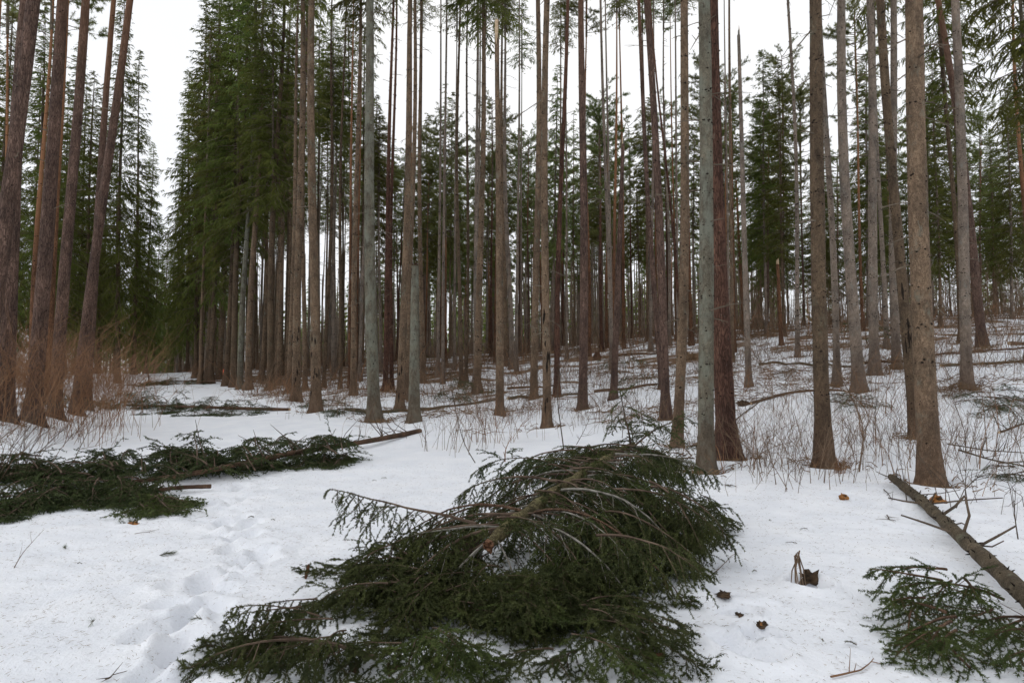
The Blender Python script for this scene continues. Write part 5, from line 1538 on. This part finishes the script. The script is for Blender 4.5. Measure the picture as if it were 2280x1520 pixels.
def cone(label, px, py, Y, dz, seed, tilt, col='cone'):
    r = np.random.default_rng(seed)
    c = ground_at(px, py) if Y is None else at(px, py, Y)
    L, R = .11, .017
    ax = norm(np.array(tilt, float)); sd = norm(np.cross(ax, [.3, .9, .2])); up = np.cross(ax, sd)
    mb = MB(); V = []
    s = np.linspace(0, 1, 9)
    mb.add(*tubes((np.array([0, 0, dz])[None] + ax[None] * (s * L)[:, None])[None], (R * .8 * np.sin(np.pi * (.12 + .84 * s)) ** .7)[None], 8))
    for j in range(16):
        for k in range(8):
            a = (k + .5 * (j % 2)) / 8 * 6.283; t_ = (j + .5) / 16; rd = R * math.sin(math.pi * (.12 + .84 * t_)) ** .7
            o = sd * math.cos(a) + up * math.sin(a); q = sd * -math.sin(a) + up * math.cos(a)
            p = np.array([0, 0, dz]) + ax * (t_ * L) + o * rd * .75
            V += [p + q * .006, p - q * .006, p + ax * .011 + o * rd * .45]
    mb.add(np.array(V), np.arange(len(V)).reshape(-1, 3))
    o = link('spruce_cone', mb.mesh('spruce_cone', [M[col]], False), None, c)
    tag(o, label, 'cone')
cone('brown cone lying at the tip of the corner bough on clean snow', 1438, 1478, None, .03, 901, (1, .3, .1))
cone('dark brown cone under the corner bough beside the brown one', 1395, 1500, None, .03, 902, (.3, -1, .1))
cone('brown cone sticking up from the flat bough near the footprints', 680, 1290, None, .0, 903, (.2, .1, 1))
cone('long dark cone hanging in the arching front bough', 663, 1440, 4.15, .0, 904, (-.2, 0, -1), 'rotwood')
cone('reddish cone on the snow under the arching front bough', 600, 1470, None, .02, 905, (1, .4, .1))

# orange marker stake by the path
c = ground_at(498, 852)
mb = MB(); V, q = tubes(np.array([[[0, 0, -.2], [0, 0, .34], [0, 0, .36]]]), np.array([[.05, .05, .03]]), 8); mb.add(V, q); mb.add(*cap(V, 3, 8))
t = thing('marker_stake', 'small orange red marker stake among the trunks beside the path', 'marker', c)
mb2 = MB(); V2, q2 = tubes(np.array([[[0, 0, .32], [0, 0, .72], [.0, 0, .80]]]), np.array([[.055, .055, .04]]), 10); mb2.add(V2, q2); mb2.add(*cap(V2, 3, 10)); mb2.add(*cap(V2, 3, 10, False))
link('post', mb.mesh('post', [M['rotwood']]), t)
link('painted_top', mb2.mesh('painted_top', [M['marker']]), t)

# dark stub standing in the path far off
sapling('small dark stub standing in the snow of the path far off', [(331, 851), (331, 840), (330, 830)], .06, 620, 'brush_dark', 5)
# loose sticks on the near snow
def stick(label, pts, rad, seed, m='brush'):
    r = np.random.default_rng(seed)
    Q = np.array([ground_at(*p) for p in pts]); P = smooth_path(Q, 12); P[:, 2] = ground(P[:, 0], P[:, 1]) + rad + .008
    c = P[0].copy()
    mb = MB(); mb.add(*tubes(P[None], np.linspace(rad, rad * .4, 12)[None], 5))
    k = r.integers(3, 11, 4); d = norm(r.normal(0, 1, (4, 3)) * [1, 1, .25] + [0, 0, .1]); l = r.uniform(.04, .14, 4)
    mb.add(*tubes(np.stack([P[k], P[k] + d * (l * .5)[:, None], P[k] + d * l[:, None]], 1), np.ones((4, 1)) * np.array([rad * .5, rad * .4, rad * .2]), 3))
    o = link('fallen_stick', mb.mesh('fallen_stick', [M[m]], False, origin=c), None, c); tag(o, label, 'stick', kind='thing')
stick('forked reddish stick on the snow at the bottom right', [(1850, 1515), (1910, 1500), (1945, 1475)], .006, 651, 'brush_red')
stick('thin stick slanting up the snow right of the skirt of boughs', [(1578, 1288), (1610, 1260), (1638, 1235)], .004, 652)
stick('thin long stick on the snow at the lower left corner by the sprigs', [(300, 1190), (330, 1186), (355, 1180)], .003, 653)
stick('short dark stick left of the end of the fallen log', [(1968, 1092), (1980, 1105), (1988, 1116)], .007, 654, 'brush_dark')
stick('bent dark stick on the snow left of the fallen log', [(1975, 1150), (1984, 1160), (1995, 1164)], .007, 655, 'brush_dark')
stick('short stick at the bottom edge below the open snow', [(235, 1518), (245, 1514), (252, 1508)], .006, 656, 'brush_dark')
